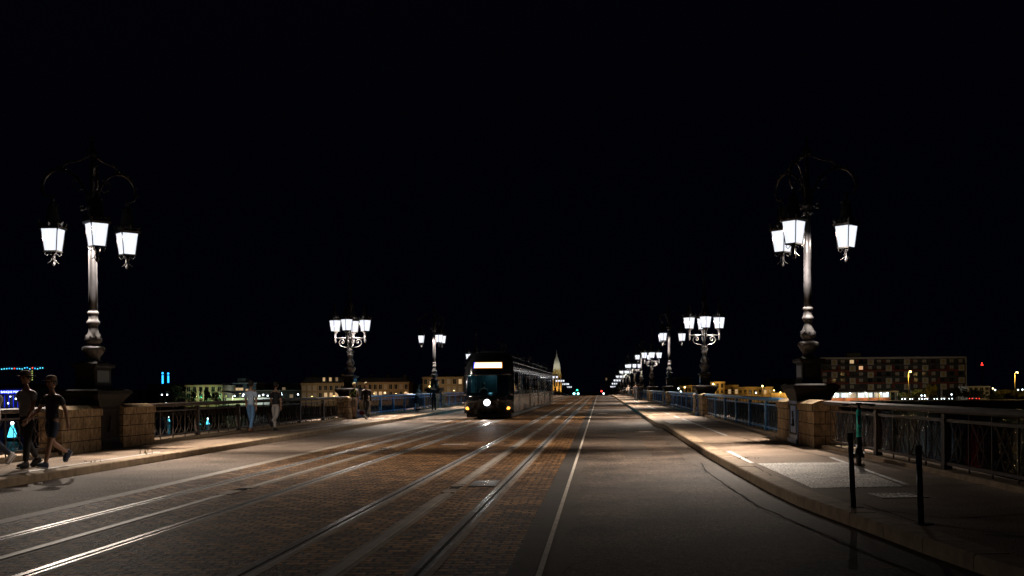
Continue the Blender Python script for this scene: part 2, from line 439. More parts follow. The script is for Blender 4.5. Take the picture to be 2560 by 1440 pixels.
# details on the ground
def sheet(name, pts, z, mat, label, cat, group=None, border=None):
    mb = MB(); mb.add([(x, y, z) for x, y in pts]+[(x, y, z-.02) for x, y in pts], [(0, 1, 2, 3), (0, 4, 5, 1), (1, 5, 6, 2), (2, 6, 7, 3), (3, 7, 4, 0)], mat)
    o = mb.build(name)
    return tag(o, label, cat, group)
o = sheet('concrete_patch', [(2.86, 14.95), (4.14, 15.1), (4.35, 19.9), (2.8, 19.8)], .005, 'concrete_slab', 'pale concrete rectangle let into the right pavement before the scooter', 'pavement patch'); o['kind'] = 'structure'
o = sheet('concrete_patch', [(2.62, 41.5), (3.55, 41.5), (3.6, 44.6), (2.6, 44.6)], .005, 'concrete_slab', 'small pale concrete rectangle beside the kerb step on the right pavement', 'pavement patch'); o['kind'] = 'structure'
def markings():
    mb = MB()
    for (x, a, b) in ((3.54, 31, 47.5), (3.5, 49, 52), (3.48, 56, 62), (3.45, 67, 82), (3.42, 95, 125), (3.42, 140, 150), (2.73, 19.9, 23.6), (2.9, 15.6, 17.2)):
        mb.add([(x-.045, a, .004), (x+.045, a, .004), (x+.045, b, .004), (x-.045, b, .004)], [(0, 1, 2, 3)], 'white_paint')
    mb.add([(4.2, 15.3, .009), (4.28, 15.3, .009), (4.46, 21.2, .009), (4.38, 21.2, .009)], [(0, 1, 2, 3)], 'white_paint')
    struct(mb, 'right_pavement_line')
    mb = MB()
    for (x, a, b) in ((-10.35, 37, 46), (-10.35, 50, 56), (-10.35, 66, 76), (-10.35, 84, 120), (-9.97, 15, 25)):
        mb.add([(x-.045, a, .004), (x+.045, a, .004), (x+.045, b, .004), (x-.045, b, .004)], [(0, 1, 2, 3)], 'white_paint')
    struct(mb, 'left_pavement_line')
markings()
# dark joints and cracks of the pavement
mb = MB()
def crack(pts, w=.012, z=.0045):
    out = []
    for (a, b) in zip(pts, pts[1:]):
        n = max(2, int(math.dist(a, b)/.25))
        for i in range(n): out.append((a[0]+(b[0]-a[0])*i/n+random.uniform(-.012, .012), a[1]+(b[1]-a[1])*i/n+random.uniform(-.02, .02)))
    out.append(pts[-1])
    vs = []
    for i, p in enumerate(out):
        q = out[min(i+1, len(out)-1)]; r = out[max(i-1, 0)]
        d = Vector((q[0]-r[0], q[1]-r[1])).normalized(); ww = w*random.uniform(.6, 1.3)
        vs += [(p[0]-d.y*ww, p[1]+d.x*ww, z), (p[0]+d.y*ww, p[1]-d.x*ww, z)]
    mb.add(vs, [(2*i, 2*i+1, 2*i+3, 2*i+2) for i in range(len(out)-1)], 'groove')
crack([(2.75, 14.8), (4.2, 15.0), (5.4, 15.3)]); crack([(3.0, 12.4), (3.6, 11.4), (4.4, 11.7), (5.5, 11.9)]); crack([(3.5, 10.2), (4.3, 9.6), (5.4, 9.4)])
crack([(4.4, 21.2), (3.95, 26), (3.75, 31)], .015); crack([(2.62, 14.8), (2.66, 19), (2.6, 24)], .01); crack([(-10.9, 20), (-10.9, 34)], .01); crack([(-11.3, 34), (-11.2, 52)], .01)
crack([(3.05, 12.9), (3.2, 11.2), (3.7, 10.2), (4.4, 9.2)], .008)
struct(mb, 'pavement_joints')
mb = MB()
crack([(2.0, 22), (1.9, 20), (1.93, 17), (2.0, 14), (2.2, 12), (2.4, 10), (2.6, 8.6)], .012, ZR+.0085)
struct(mb, 'road_joint')
mb = MB(); strip(mb, lambda y: .55+.03*math.sin(y*1.7), lambda y: 1.15+.03*math.sin(y*2.3), ZR+.004, 'asphalt_patch', ys=[24+i*.5 for i in range(40)], y0=24, y1=41); struct(mb, 'road_repair')
for (x, y, lb) in ((1.5, 37.5, 'round iron cover in the right lane near the kerb step'), (.1, 64, 'round iron cover far along the right lane')):
    t = thing('manhole_cover', lb, 'manhole cover', (x, y, ZR)); mb = MB(); mb.lathe([(.36, -.01), (.36, .009), (.31, .012)], 24, 'kerb_pale', cap=True); mb.build('rim', t)
    mb = MB(); mb.lathe([(.3, -.01), (.3, .016)], 24, 'rail_bed')
    for k in range(5): mb.box(-.2, .2, -.2+k*.09, -.16+k*.09, .016, .022, 'rail_bed')
    mb.build('lid', t)
# drain grate and covers
t = thing('drain_grate', 'pale square slotted grate in the pavement between the two bollards', 'grate', (3.72, 13.85, 0), R(4))
mb = MB()
for (a, b, c, d) in ((-.3, .3, -.32, -.28), (-.3, .3, .28, .32), (-.3, -.26, -.28, .28), (.26, .3, -.28, .28)): mb.box(a, b, c, d, -.03, .01, 'kerb_pale')
mb.build('frame', t)
mb = MB()
for i in range(9): mb.box(-.25+i*.056, -.215+i*.056, -.28, .28, -.03, .008, 'concrete_slab')
mb.build('grating', t)
t = thing('track_drain', 'ribbed steel drain cover set across the cobbles between right track rails', 'drain cover', (-1.86, 17.6, ZR+.004))
mb = MB(); mb.box(-.21, .23, -.55, .55, -.02, .004, 'groove'); mb.build('pit', t)
mb = MB()
for i in range(7): mb.box(-.2, .22, -.5+i*.15, -.42+i*.15, -.01, .014, 'rail_steel')
mb.build('grating', t)
t = thing('track_cover', 'small steel cover in the cobbles between the tram tracks', 'drain cover', (-3.95, 30.0, ZR+.004))
mb = MB(); mb.box(-.35, .35, -.25, .25, -.02, .01, 'rail_steel'); mb.box(-.3, .3, -.2, .2, .01, .014, 'rail_bed'); mb.build('lid', t)
# bridge body, water, banks
mb = MB()
for y in range(-60, 480, 30):
    h = zb(y+30)
    mb.box(-13.1, 5.9, y, y+30, -9.5, -.52+h, 'quay_mat')
struct(mb, 'bridge_masonry')
mb = MB(); mb.add([(-1500, -200, -9), (1500, -200, -9), (1500, 1600, -9), (-1500, 1600, -9)], [(0, 1, 2, 3)], 'river_water'); struct(mb, 'river')
mb = MB(); mb.box(-1500, 1500, 466, 1700, -12, -6.3, 'bank_mat'); struct(mb, 'far_bank')
mb = MB(); mb.box(-1490, -14, 464, 466.5, -12, -5.6, 'quay_mat'); mb.box(7, 1490, 464, 466.5, -12, -5.6, 'quay_mat'); struct(mb, 'quay')
mb = MB()
mb.add([(-14, 479, -4.06), (9, 479, -4.06), (9, 900, -6.2), (-14, 900, -6.2)], [(0, 1, 2, 3)], 'asphalt'); struct(mb, 'far_street')

# ================================================================ LAMPS
LIGHTP = 8800.0
def lantern_parts(lamp, loc, rz, hanging, name='lantern'):
    L = bpy.data.objects.new(name, None); COL.objects.link(L); L.parent = lamp; L.location = loc; L.rotation_euler = (0, 0, rz)
    a, bb, h = .245, .178, .26
    g = MB()
    vs = [(sx*bb, sy*bb, -h) for sx, sy in ((-1, -1), (1, -1), (1, 1), (-1, 1))]+[(sx*a, sy*a, h) for sx, sy in ((-1, -1), (1, -1), (1, 1), (-1, 1))]
    g.add(vs, [(0, 1, 5, 4), (1, 2, 6, 5), (2, 3, 7, 6), (3, 0, 4, 7)], 'lantern_pane')
    go = g.build('pane', L); go.scale = (.8, .8, 1)
    f = MB()
    for sx, sy in ((-1, -1), (1, -1), (1, 1), (-1, 1)):
        f.tube([(sx*bb*1.01, sy*bb*1.01, -h), (sx*a*1.01, sy*a*1.01, h)], .015, 5, 'arm_iron')
    f.box(-.195, .195, -.195, .195, -h-.03, -h+.004, 'arm_iron')
    f.build('frame', L).scale = (.8, .8, 1)
    r = MB()
    r.box(-.27, .27, -.27, .27, h-.005, h+.05, 'arm_iron', top=(-.02, -.02))
    r.box(-.26, .26, -.26, .26, h+.05, h+.11, 'arm_iron', top=(.03, .03))
    for k in range(8):       # acroteria leaves round the crown
        an = PI/4*k; big = k % 2
        rad = .36 if big else .26
        M = Matrix.Rotation(an, 4, 'Z')
        r.add([(rad-.05, -.03, h+.03), (rad-.02, .0, h+.01), (rad-.05, .03, h+.03), (rad-.03, -.045, h+.12), (rad+.03, 0, h+.14), (rad-.03, .045, h+.12), (rad+.05, 0, h+.19), (rad-.01, 0, h+.2)],
              [(0, 1, 4, 3), (1, 2, 5, 4), (3, 4, 6, 7), (4, 5, 7, 6), (0, 3, 7, 5, 2), (0, 2, 1)], 'arm_iron', False, M)
        if big: r.ball((rad-.02, 0, h-.02), .022, 'arm_iron', M, 6)
    if hanging:
        r.lathe([(.25, h+.09), (.2, h+.2), (.175, h+.32), (.15, h+.44), (.14, h+.47), (.145, h+.5), (.12, h+.52), (.135, h+.58), (.1, h+.6), (.04, h+.66), (.05, h+.69), (.03, h+.72), (.045, h+.75), (.02, h+.8)], 14, 'arm_iron')
        for k in range(6):
            M = Matrix.Rotation(PI/3*k, 4, 'Z'); r.ball((.14, 0, h+.59), .025, 'arm_iron', M, 6)
    else:
        r.lathe([(.25, h+.09), (.16, h+.3), (.1, h+.5), (.05, h+.62), (.055, h+.66), (.025, h+.69), (.02, h+.76), (.035, h+.79), (.01, h+.9)], 12, 'arm_iron')
    r.build('roof', L).scale = (.84, .84, 1)
    s = MB()
    if hanging:
        for k in range(4):
            M = Matrix.Rotation(PI/2*k+PI/4, 4, 'Z')
            s.tube([(.17, 0, -h-.02), (.19, 0, -h-.08), (.14, 0, -h-.12), (.1, 0, -h-.07), (.06, 0, -h-.05), (.03, 0, -h-.13), (.05, 0, -h-.24), (.13, 0, -h-.3)], .011, 5, 'shaft_iron', M)
        s.lathe([(.05, -h-.03), (.03, -h-.1), (.02, -h-.26), (.045, -h-.3), (.04, -h-.34), (.01, -h-.37)], 8, 'shaft_iron')
        s.build('finial', L)
    else:
        s.lathe([(.14, -h-.02), (.12, -h-.07), (.06, -h-.13), (.055, -h-.3), (.075, -h-.33), (.05, -h-.36), (.06, -h-.42), (.045, -h-.56), (.01, -h-.6)], 10, 'shaft_iron')
        s.build('socket', L)
    sp = bpy.data.lights.new('lamp_light', 'SPOT'); sp.energy = LIGHTP; sp.color = (1, .86, .73); sp.shadow_soft_size = .03
    sp.spot_size = R(170); sp.spot_blend = .66
    so = bpy.data.objects.new('lamp_light', sp); COL.objects.link(so); so.location = (0, 0, .2); so.parent = L
    point('glow_light', L, (0, 0, -.02), 28, (1, .9, .8), .1)
    return L
def base_parts(t, pm='plinth_blue'):
    mb = MB()
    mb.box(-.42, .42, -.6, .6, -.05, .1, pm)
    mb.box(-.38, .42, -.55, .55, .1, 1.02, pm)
    for sx in (-.395,):     # road-facing panel frame
        mb.box(sx, -.38, -.45, -.4, .2, .95, 'cast_iron'); mb.box(sx, -.38, .4, .45, .2, .95, 'cast_iron')
        mb.box(sx, -.38, -.4, .4, .2, .25, 'cast_iron'); mb.box(sx, -.38, -.4, .4, .9, .95, 'cast_iron')
    mb.build('plinth', t)
    e = MB()
    e.ball((-.385, 0, .5), .1, 'cast_iron', None, 10, (.3, 1.0, 1.1)); e.ball((-.39, 0, .66), .05, 'cast_iron', None, 8, (.4, 1, 1.3))
    e.ball((-.385, -.09, .44), .035, 'cast_iron'); e.ball((-.385, .09, .44), .035, 'cast_iron'); e.tube([(-.4, 0, .7), (-.4, 0, .78)], .015, 6, 'cast_iron')
    e.build('emblem', t)
    c = MB()
    c.box(-.38, .42, -.55, .55, 1.02, 1.1, 'cast_iron', top=(-.03, -.08)); c.box(-.41, .45, -.63, .63, 1.1, 1.2, 'cast_iron', top=(-.04, -.12))
    c.box(-.45, .5, -.76, .76, 1.2, 1.32, 'cast_iron', top=(-.06, -.16)); c.box(-.53, .56, -.95, .95, 1.32, 1.4, 'cast_iron'); c.box(-.5, .53, -.9, .9, 1.4, 1.44, 'cast_iron', top=(.06, .08))
    c.build('plinth_cap', t)
    p = MB()
    p.box(-.26, .26, -.5, .5, 1.44, 1.54, 'cast_iron', top=(.03, .03)); p.box(-.22, .22, -.45, .45, 1.54, 1.93, 'cast_iron')
    p.box(-.23, -.2, -.32, .32, 1.6, 1.88, 'shaft_iron'); p.box(-.15, .15, -.465, -.44, 1.6, 1.88, 'arm_iron')
    p.box(-.24, .24, -.48, .48, 1.93, 1.99, 'cast_iron', top=(-.04, -.04)); p.box(-.3, .3, -.54, .54, 1.99, 2.04, 'cast_iron')
    for i in range(12): p.box(-.29, -.28, -.5+i*.085, -.46+i*.085, 1.955, 1.985, 'shaft_iron')
    p.box(-.24, .24, -.34, .34, 2.04, 2.09, 'cast_iron', top=(.04, .06))
    p.build('pedestal', t)
KIND_T = 'triple'
def make_triple(loc, rz, rots, pm='plinth_blue'):
    t = thing('triple_lantern_lamp', 'x', 'street lamp', loc, rz)
    base_parts(t, pm)
    s = MB()
    s.lathe([(.2, 2.08), (.14, 2.14), (.15, 2.2), (.22, 2.3), (.25, 2.36), (.26, 2.41), (.24, 2.45), (.15, 2.48), (.13, 2.53), (.18, 2.57), (.2, 2.63), (.17, 2.7), (.12, 2.8), (.1, 2.92), (.11, 2.98), (.145, 3.0), (.15, 3.05), (.12, 3.09), (.105, 3.12), (.105, 3.22), (.125, 3.24), (.125, 3.29), (.1, 3.31)], 24, 'column_iron', flute=.05)
    s.lathe([(.104, 3.31), (.1, 3.9), (.096, 4.6), (.09, 5.55)], 28, 'shaft_iron', flute=.14)
    s.lathe([(.09, 5.54), (.12, 5.58), (.11, 5.64), (.09, 5.68), (.14, 5.76), (.15, 5.81), (.12, 5.86), (.08, 5.9), (.07, 6.1), (.1, 6.15), (.06, 6.22), (.05, 6.7), (.085, 6.76), (.04, 6.84), (.04, 7.05), (.09, 7.12), (.05, 7.2), (.03, 7.3), (.05, 7.36), (.02, 7.44), (.005, 7.62)], 14, 'arm_iron')
    for k in range(8):
        M = Matrix.Rotation(PI/4*k, 4, 'Z')
        s.ball((.125, 0, 5.61), .03, 'shaft_iron', M, 6); s.ball((.155, 0, 2.66), .045, 'shaft_iron', M, 6, (1, .7, 1.7)); s.ball((.255, 0, 2.37), .018, 'shaft_iron', M, 6)
        s.tube([(.04, 0, 7.0), (.1, 0, 7.06), (.12, 0, 7.14), (.08, 0, 7.2)], .012, 4, 'arm_iron', M)
    s.build('column', t)
    for k, an in enumerate((0, 120, 240)):
        a = MB(); 
        P = [(.07, 5.78), (.1, 5.98), (.17, 6.2), (.3, 6.44), (.46, 6.6), (.64, 6.69), (.82, 6.71), (.98, 6.66), (1.1, 6.55), (1.18, 6.4), (1.2, 6.25), (1.15, 6.12), (1.05, 6.06), (.95, 6.09), (.95, 6.02)]
        a.tube([(r, 0, z) for r, z in P], [.035, .033, .03, .03, .03, .032, .034, .034, .032, .03, .028, .025, .022, .022, .02], 6, 'arm_iron')
        P2 = [(.05, 7.02), (.16, 7.0), (.3, 6.93), (.44, 6.9), (.58, 6.88), (.68, 6.82), (.73, 6.73), (.66, 6.7)]
        a.tube([(r, 0, z) for r, z in P2], .02, 5, 'arm_iron')
        P3 = [(.09, 6.0), (.12, 5.85), (.19, 5.74), (.27, 5.73), (.31, 5.8), (.27, 5.86), (.22, 5.83)]
        a.tube([(r, 0, z) for r, z in P3], .02, 5, 'arm_iron'); a.ball((.24, 0, 5.76), .035, 'arm_iron')
        P4 = [(.2, 6.28), (.32, 6.2), (.45, 6.28), (.5, 6.4), (.43, 6.48), (.37, 6.42)]
        a.tube([(r, 0, z) for r, z in P4], .014, 5, 'arm_iron')
        for (r, z, q) in ((.64, 6.74, .035), (.82, 6.77, .03), (.98, 6.72, .04), (1.1, 6.61, .038), (1.2, 6.45, .035), (1.24, 6.26, .03), (.3, 6.49, .03), (.44, 6.93, .028), (.6, 6.92, .03), (.73, 6.78, .03), (.95, 6.0, .04), (.95, 5.93, .028)):
            a.ball((r, 0, z), q, 'shaft_iron' if q > .034 else 'arm_iron', None, 6, (1.3, .7, 1))
        ao = a.build('arm', t, rz=R(an))
        c, s_ = math.cos(R(an)), math.sin(R(an))
        lantern_parts(t, (.95*c, .95*s_, 5.02), R(rots[k]), True)
    return t
def make_quad(loc, rz):
    t = thing('four_lantern_lamp', 'x', 'street lamp', loc, rz)
    base_parts(t)
    s = MB()
    s.lathe([(.2, 2.081), (.14, 2.141), (.15, 2.201), (.221, 2.3), (.251, 2.38), (.251, 2.43), (.161, 2.5), (.151, 2.55), (.201, 2.6), (.201, 2.66), (.151, 2.76), (.111, 2.9), (.121, 3.0), (.141, 3.03), (.141, 3.08), (.101, 3.12), (.101, 3.25), (.121, 3.3), (.081, 3.36)], 20, 'column_iron', flute=.04)
    s.lathe([(.1, 2.08), (.09, 2.14), (.09, 2.2), (.1, 2.3), (.07, 3.36), (.07, 3.7), (.1, 3.76), (.1, 3.92), (.07, 3.98), (.06, 4.8), (.09, 4.9), (.06, 5.0), (.05, 5.3), (.1, 5.4), (.1, 5.5), (.12, 5.58), (.07, 5.68), (.05, 5.9), (.035, 6.6), (.05, 6.65), (.025, 6.75), (.02, 7.1), (.03, 7.15), (.005, 7.4)], 20, 'arm_iron', flute=.04)
    for k in range(8):
        M = Matrix.Rotation(PI/4*k, 4, 'Z')
        s.ball((.155, 0, 2.68), .045, 'shaft_iron', M, 6, (1, .7, 1.7)); s.ball((.25, 0, 2.39), .018, 'shaft_iron', M, 6); s.ball((.1, 0, 5.46), .02, 'shaft_iron', M, 6)
    s.build('column', t)
    for k in range(4):
        a = MB()
        a.tube([(.06, 0, 3.88), (.73, 0, 3.88)], .035, 8, 'shaft_iron'); a.ball((.4, 0, 3.88), .045, 'shaft_iron')
        P = [(.08, 3.2), (.15, 3.16), (.18, 3.22), (.13, 3.26), (.1, 3.34), (.18, 3.42), (.34, 3.45), (.5, 3.52), (.56, 3.66), (.5, 3.78), (.38, 3.82), (.29, 3.74), (.3, 3.64), (.38, 3.61), (.42, 3.68), (.38, 3.72)]
        a.tube([(r, 0, z) for r, z in P], .019, 5, 'shaft_iron')
        a.build('arm', t, rz=PI/2*k)
        lantern_parts(t, (.73*math.cos(PI/2*k), .73*math.sin(PI/2*k), 4.48), PI/4, False)
    return t
ORD = ['first', 'second', 'third', 'fourth', 'fifth', 'sixth', 'seventh', 'eighth', 'ninth', 'tenth', 'eleventh', 'twelfth', 'thirteenth', 'fourteenth', 'fifteenth', 'sixteenth']
LY = [26.5]+[53.8+27.3*i for i in range(15)]
XL, XR = -12.15, 5.1
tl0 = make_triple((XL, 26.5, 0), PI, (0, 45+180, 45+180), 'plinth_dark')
tr0 = make_triple((XR, 27.0, 0), 0, (45, 45, 45))
q0 = make_quad((XR, LY[1], 0), 0)
TREES = {}
def lab(t, i, side, kind):
    n = ORD[i]
    extra = {0: 'nearest ', 1: ''}.get(i, '')
    if i == 0:
        t['label'] = f'large nearest lamp with three hanging white lanterns on the {side} parapet'
    elif i == 1:
        t['label'] = f'four-lantern lamp with scroll brackets, nearest of its kind on the {side} parapet'
    else:
        w = 'three hanging' if kind == 't' else 'four upright'
        t['label'] = f'distant lamp with {w} lanterns, {n} from the camera along the {side} parapet'
    t['group'] = 'lantern lamps along the bridge parapets'
lab(tl0, 0, 'left', 't'); lab(tr0, 0, 'right', 't'); lab(q0, 1, 'right', 'q')
for i in range(1, 16):
    for side in ('left', 'right'):
        if i == 1 and side == 'right': continue
        k = 'q' if i % 2 else 't'
        src = q0 if k == 'q' else (tl0 if side == 'left' else tr0)
        c = clone(src, None, lights=LY[i] < 275)
        if k == 't':
            for ch in c.children:
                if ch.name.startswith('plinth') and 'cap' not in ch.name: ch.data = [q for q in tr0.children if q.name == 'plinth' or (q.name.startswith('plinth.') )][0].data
        c.location = (XL if side == 'left' else XR, LY[i], zb(LY[i])); c.rotation_euler = (0, 0, PI if side == 'left' else 0)
        lab(c, i, side, k)
# ================================================================ STONE WALLS + RAILINGS
def stone_wall():
    mb = MB(); mb.box(-.24, .26, -.95, .95, -.1, .84, 'wall_stone')
    arch = [(-.28, .82)]+[(-.28+.58*k/8, .98+.085*math.sin(PI*k/8)) for k in range(9)]+[(.3, .82)]
    mb.prism(arch, -.97, .97, 'y', 'wall_stone')
    return mb
wm = stone_wall().mesh('stone_wall')
for i, y in enumerate(LY):
    for side, x, s in (('left', XL+.2, PI), ('right', XR-.12, 0)):
        yy = 27.0 if (i == 0 and side == 'right') else y
        for d, wd in ((-1, 'near'), (1, 'far')):
            o = bpy.data.objects.new('stone_wall', wm); COL.objects.link(o)
            o.location = (x, yy+d*1.55, zb(yy)); o.rotation_euler = (0, 0, s)
            tag(o, f'weathered sandstone block wall against the {wd} side of the {ORD[i]} lamp plinth on the {side}', 'stone wall', 'sandstone walls flanking the lamp plinths')
def post_mesh(mat):
    mb = MB(); mb.box(-.055, .055, -.07, .07, -.02, .93, mat); mb.box(-.065, .065, -.08, .08, .06, .14, mat); mb.box(-.065, .065, -.08, .08, .8, .86, mat)
    return mb.mesh('post')
def panel_mesh(mat, L=3.36):
    mb = MB(); n = 4; w = L/n; lm = 'lattice_iron' if mat == 'blue_iron' else mat
    mb.box(-.028, .028, 0, L, .81, .855, mat); mb.box(-.028, .028, 0, L, .14, .185, mat)
    for i in range(n+1): mb.box(-.012, .012, max(0, i*w-.011), min(L, i*w+.011), .02, .95, lm)
    for i in range(n):
        y0, y1 = i*w+.09, (i+1)*w-.09
        mb.tube([(0.004, y0, .185), (0.004, y1, .81)], .012, 4, lm); mb.tube([(-.004, y1, .185), (-.004, y0, .81)], .012, 4, lm)
        c = (y0+y1)/2
        mb.tube([(0, c+.12*math.cos(a*PI/9), .5+.29*math.sin(a*PI/9)) for a in range(19)], .009, 4, lm)
    return mb.mesh('grille')
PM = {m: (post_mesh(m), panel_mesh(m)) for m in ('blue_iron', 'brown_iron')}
RAILM = {}
def handrail_mesh(L, mat):
    k = (round(L, 2), mat)
    if k not in RAILM:
        mb = MB()
        mb.prism([(-.13, .95), (.13, .95), (.15, .98), (.14, 1.03), (0, 1.055), (-.14, 1.03), (-.15, .98)], 0, L, 'y', mat)
        RAILM[k] = mb.mesh('handrail')
    return RAILM[k]
SILL = {}
def railing(x, ya, yb, mat, label, rz=0, xoff=0, npan=6):
    t = thing('railing', label, 'railing', (x, ya, zb((ya+yb)/2)), rz, 'iron railings between the stone walls')
    L = yb-ya
    if rz: L = L/math.cos(rz)
    pitch = L/npan
    def put(name, me, y, sy=1):
        o = bpy.data.objects.new(name, me); COL.objects.link(o); o.parent = t; o.location = (0, y, 0); o.scale = (1, sy, 1); return o
    put('handrail', handrail_mesh(L, mat), 0)
    for i in range(npan):
        put('grille', PM[mat][1], i*pitch+.08, (pitch-.16)/3.36)
        if i: put('post', PM[mat][0], i*pitch)
    k = round(L, 2)
    if k not in SILL:
        mb = MB(); mb.box(-.2, .2, 0, L, -.3, .07, 'kerb_stone', top=(.02, 0)); SILL[k] = mb.mesh('sill')
    put('sill', SILL[k], 0)
    return t
for i in range(15):
    for side, x in (('left', XL+.2), ('right', XR-.1)):
        ya = LY[i]+2.52+(.5 if (i == 0 and side == 'right') else 0); yb = LY[i+1]-2.52
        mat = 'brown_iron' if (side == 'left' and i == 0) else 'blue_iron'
        colr = 'dark brown' if mat == 'brown_iron' else 'blue'
        railing(x, ya, yb, mat, f'{colr} iron railing with crossed bars between the {ORD[i]} and {ORD[i+1]} lamps on the {side}')
dx = math.atan2(5.55-5.08, 24.45-13.6)
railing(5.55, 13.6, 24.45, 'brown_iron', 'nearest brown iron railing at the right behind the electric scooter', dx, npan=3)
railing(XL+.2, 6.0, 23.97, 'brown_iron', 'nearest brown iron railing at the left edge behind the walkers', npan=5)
# end pillar right
t = thing('end_pillar', 'broad dark iron pillar closing the railing at the right edge', 'pillar', (5.62, 13.0, 0))
mb = MB(); mb.box(-.3, .3, -.55, .55, -.3, .1, 'cast_iron'); mb.box(-.24, .24, -.5, .5, .1, .95, 'cast_iron'); mb.build('shaft', t)
mb = MB(); mb.box(-.3, .3, -.58, .58, .95, 1.08, 'cast_iron', top=(.03, .03)); mb.build('cap', t)
# bollards
def bollard(x, y, h, lean, label):
    t = thing('bollard', label, 'bollard', (x, y, 0), 0, 'slim bollards on the right pavement'); t.rotation_euler = (0, lean, 0)
    mb = MB(); mb.lathe([(.031, -.02), (.031, h-.1)], 16, 'bollard_blue'); mb.build('post', t)
    mb = MB(); mb.lathe([(.034, h-.1), (.034, h-.03), (.037, h-.028), (.037, h-.012), (.026, h), (.001, h+.002)], 16, 'black_plastic'); mb.build('cap', t)
    mb = MB(); mb.lathe([(.13, -.01), (.12, .006), (.04, .012)], 16, 'asphalt_dark'); mb.build('footing', t)
bollard(2.86, 12.5, .86, R(-2.2), 'slim dark blue bollard nearer the scooter, left of the two')
bollard(3.19, 11.0, .79, R(-1.6), 'slim dark blue bollard on a dark tar footing, right of the two')
# ---------------------------------------------------------------- scooter
t = thing('electric_scooter', 'turquoise and black electric scooter parked beside the near right railing', 'scooter', (4.55, 19.45, 0), R(-12))
# local: front wheel at y=-.35 (towards camera), rear at y=+.5
def wheel(mb, y, r, w, mat='rubber', x=0):
    M = Matrix.Translation((x, y, r)) @ Matrix.Rotation(PI/2, 4, 'Y')
    mb.lathe([(r-.03, -w), (r-.008, -w), (r, -w*.5), (r, w*.5), (r-.008, w), (r-.03, w)], 20, mat, M, cap=False)
for y, r in ((-.4, .14), (.48, .12)):
    wm_ = MB(); wheel(wm_, y, r, .035)
    w = wm_.build('wheel', t)
    rm = MB(); M = Matrix.Translation((0, y, r)) @ Matrix.Rotation(PI/2, 4, 'Y'); rm.lathe([(.02, -.03), (r-.03, -.028), (r-.028, .028), (.02, .03)], 14, 'black_plastic', M); rm.build('rim', w)
mb = MB(); mb.prism([(-.28, .13), (.36, .13), (.42, .17), (.42, .21), (-.3, .2)], -.09, .09, 'x', 'black_plastic'); mb.box(-.075, .075, -.25, .36, .2, .215, 'rubber'); mb.build('deck', t)
mb = MB(); mb.prism([(-.54, .2), (-.5, .32), (-.38, .34), (-.3, .24), (-.34, .26), (-.4, .3), (-.48, .28)], -.045, .045, 'x', 'black_plastic'); mb.build('front_mudguard', t)
mb = MB(); mb.prism([(.3, .26), (.44, .32), (.58, .28), (.64, .2), (.62, .2), (.56, .25), (.44, .28), (.33, .24)], -.045, .045, 'x', 'black_plastic'); mb.box(-.02, .02, .6, .62, .2, .24, 'tail_red'); mb.build('rear_mudguard', t)
mb = MB(); mb.tube([(0, -.4, .14), (0, -.36, .3), (0, -.3, .48)], .045, 8, 'black_plastic'); mb.tube([(-.05, -.4, .14), (-.05, -.37, .3)], .014, 6, 'black_plastic'); mb.tube([(.05, -.4, .14), (.05, -.37, .3)], .014, 6, 'black_plastic'); mb.build('fork', t)
mb = MB(); mb.tube([(0, -.3, .46), (0, -.2, .96)], .042, 12, 'turquoise'); mb.build('stem_cover', t)
mb = MB(); mb.box(-.02, .025, -.29, -.27, .7, .86, 'black_plastic', Matrix.Translation((0, 0, 0))); mb.build('stem_lamp', t)
mb = MB(); mb.tube([(0, -.2, .95), (0, -.18, 1.05)], .022, 8, 'black_plastic'); mb.build('stem', t)
mb = MB(); mb.tube([(-.27, -.14, 1.04), (-.12, -.18, 1.06), (.12, -.18, 1.06), (.27, -.14, 1.04)], .016, 8, 'black_plastic'); mb.tube([(-.28, -.138, 1.04), (-.17, -.165, 1.053)], .021, 8, 'rubber'); mb.tube([(.28, -.138, 1.04), (.17, -.165, 1.053)], .021, 8, 'rubber')
mb.box(-.05, .05, -.21, -.14, 1.05, 1.085, 'black_plastic'); mb.tube([(.12, -.18, 1.04), (.25, -.17, 1.01)], .006, 5, 'tram_trim'); mb.build('handlebar', t)
def text_obj(s, size, ext, mat, name, parent, M, align='CENTER'):
    cu = bpy.data.curves.new(name, 'FONT'); cu.body = s; cu.size = size; cu.extrude = ext; cu.align_x = align; cu.align_y = 'CENTER'
    o = bpy.data.objects.new(name, cu); COL.objects.link(o)
    dg = bpy.context.evaluated_depsgraph_get()
    me = bpy.data.meshes.new_from_object(o.evaluated_get(dg)); bpy.data.objects.remove(o)
    me.materials.clear(); me.materials.append(MATS[mat]); me.transform(M)
    o = bpy.data.objects.new(name, me); COL.objects.link(o); o.parent = parent
    return o
text_obj('TIER', .075, .002, 'black_plastic', 'lettering', t, Matrix.Translation((.005, -.322, .58)) @ Matrix.Rotation(R(90-11), 4, 'X') @ Matrix.Rotation(PI/2, 4, 'Z'))

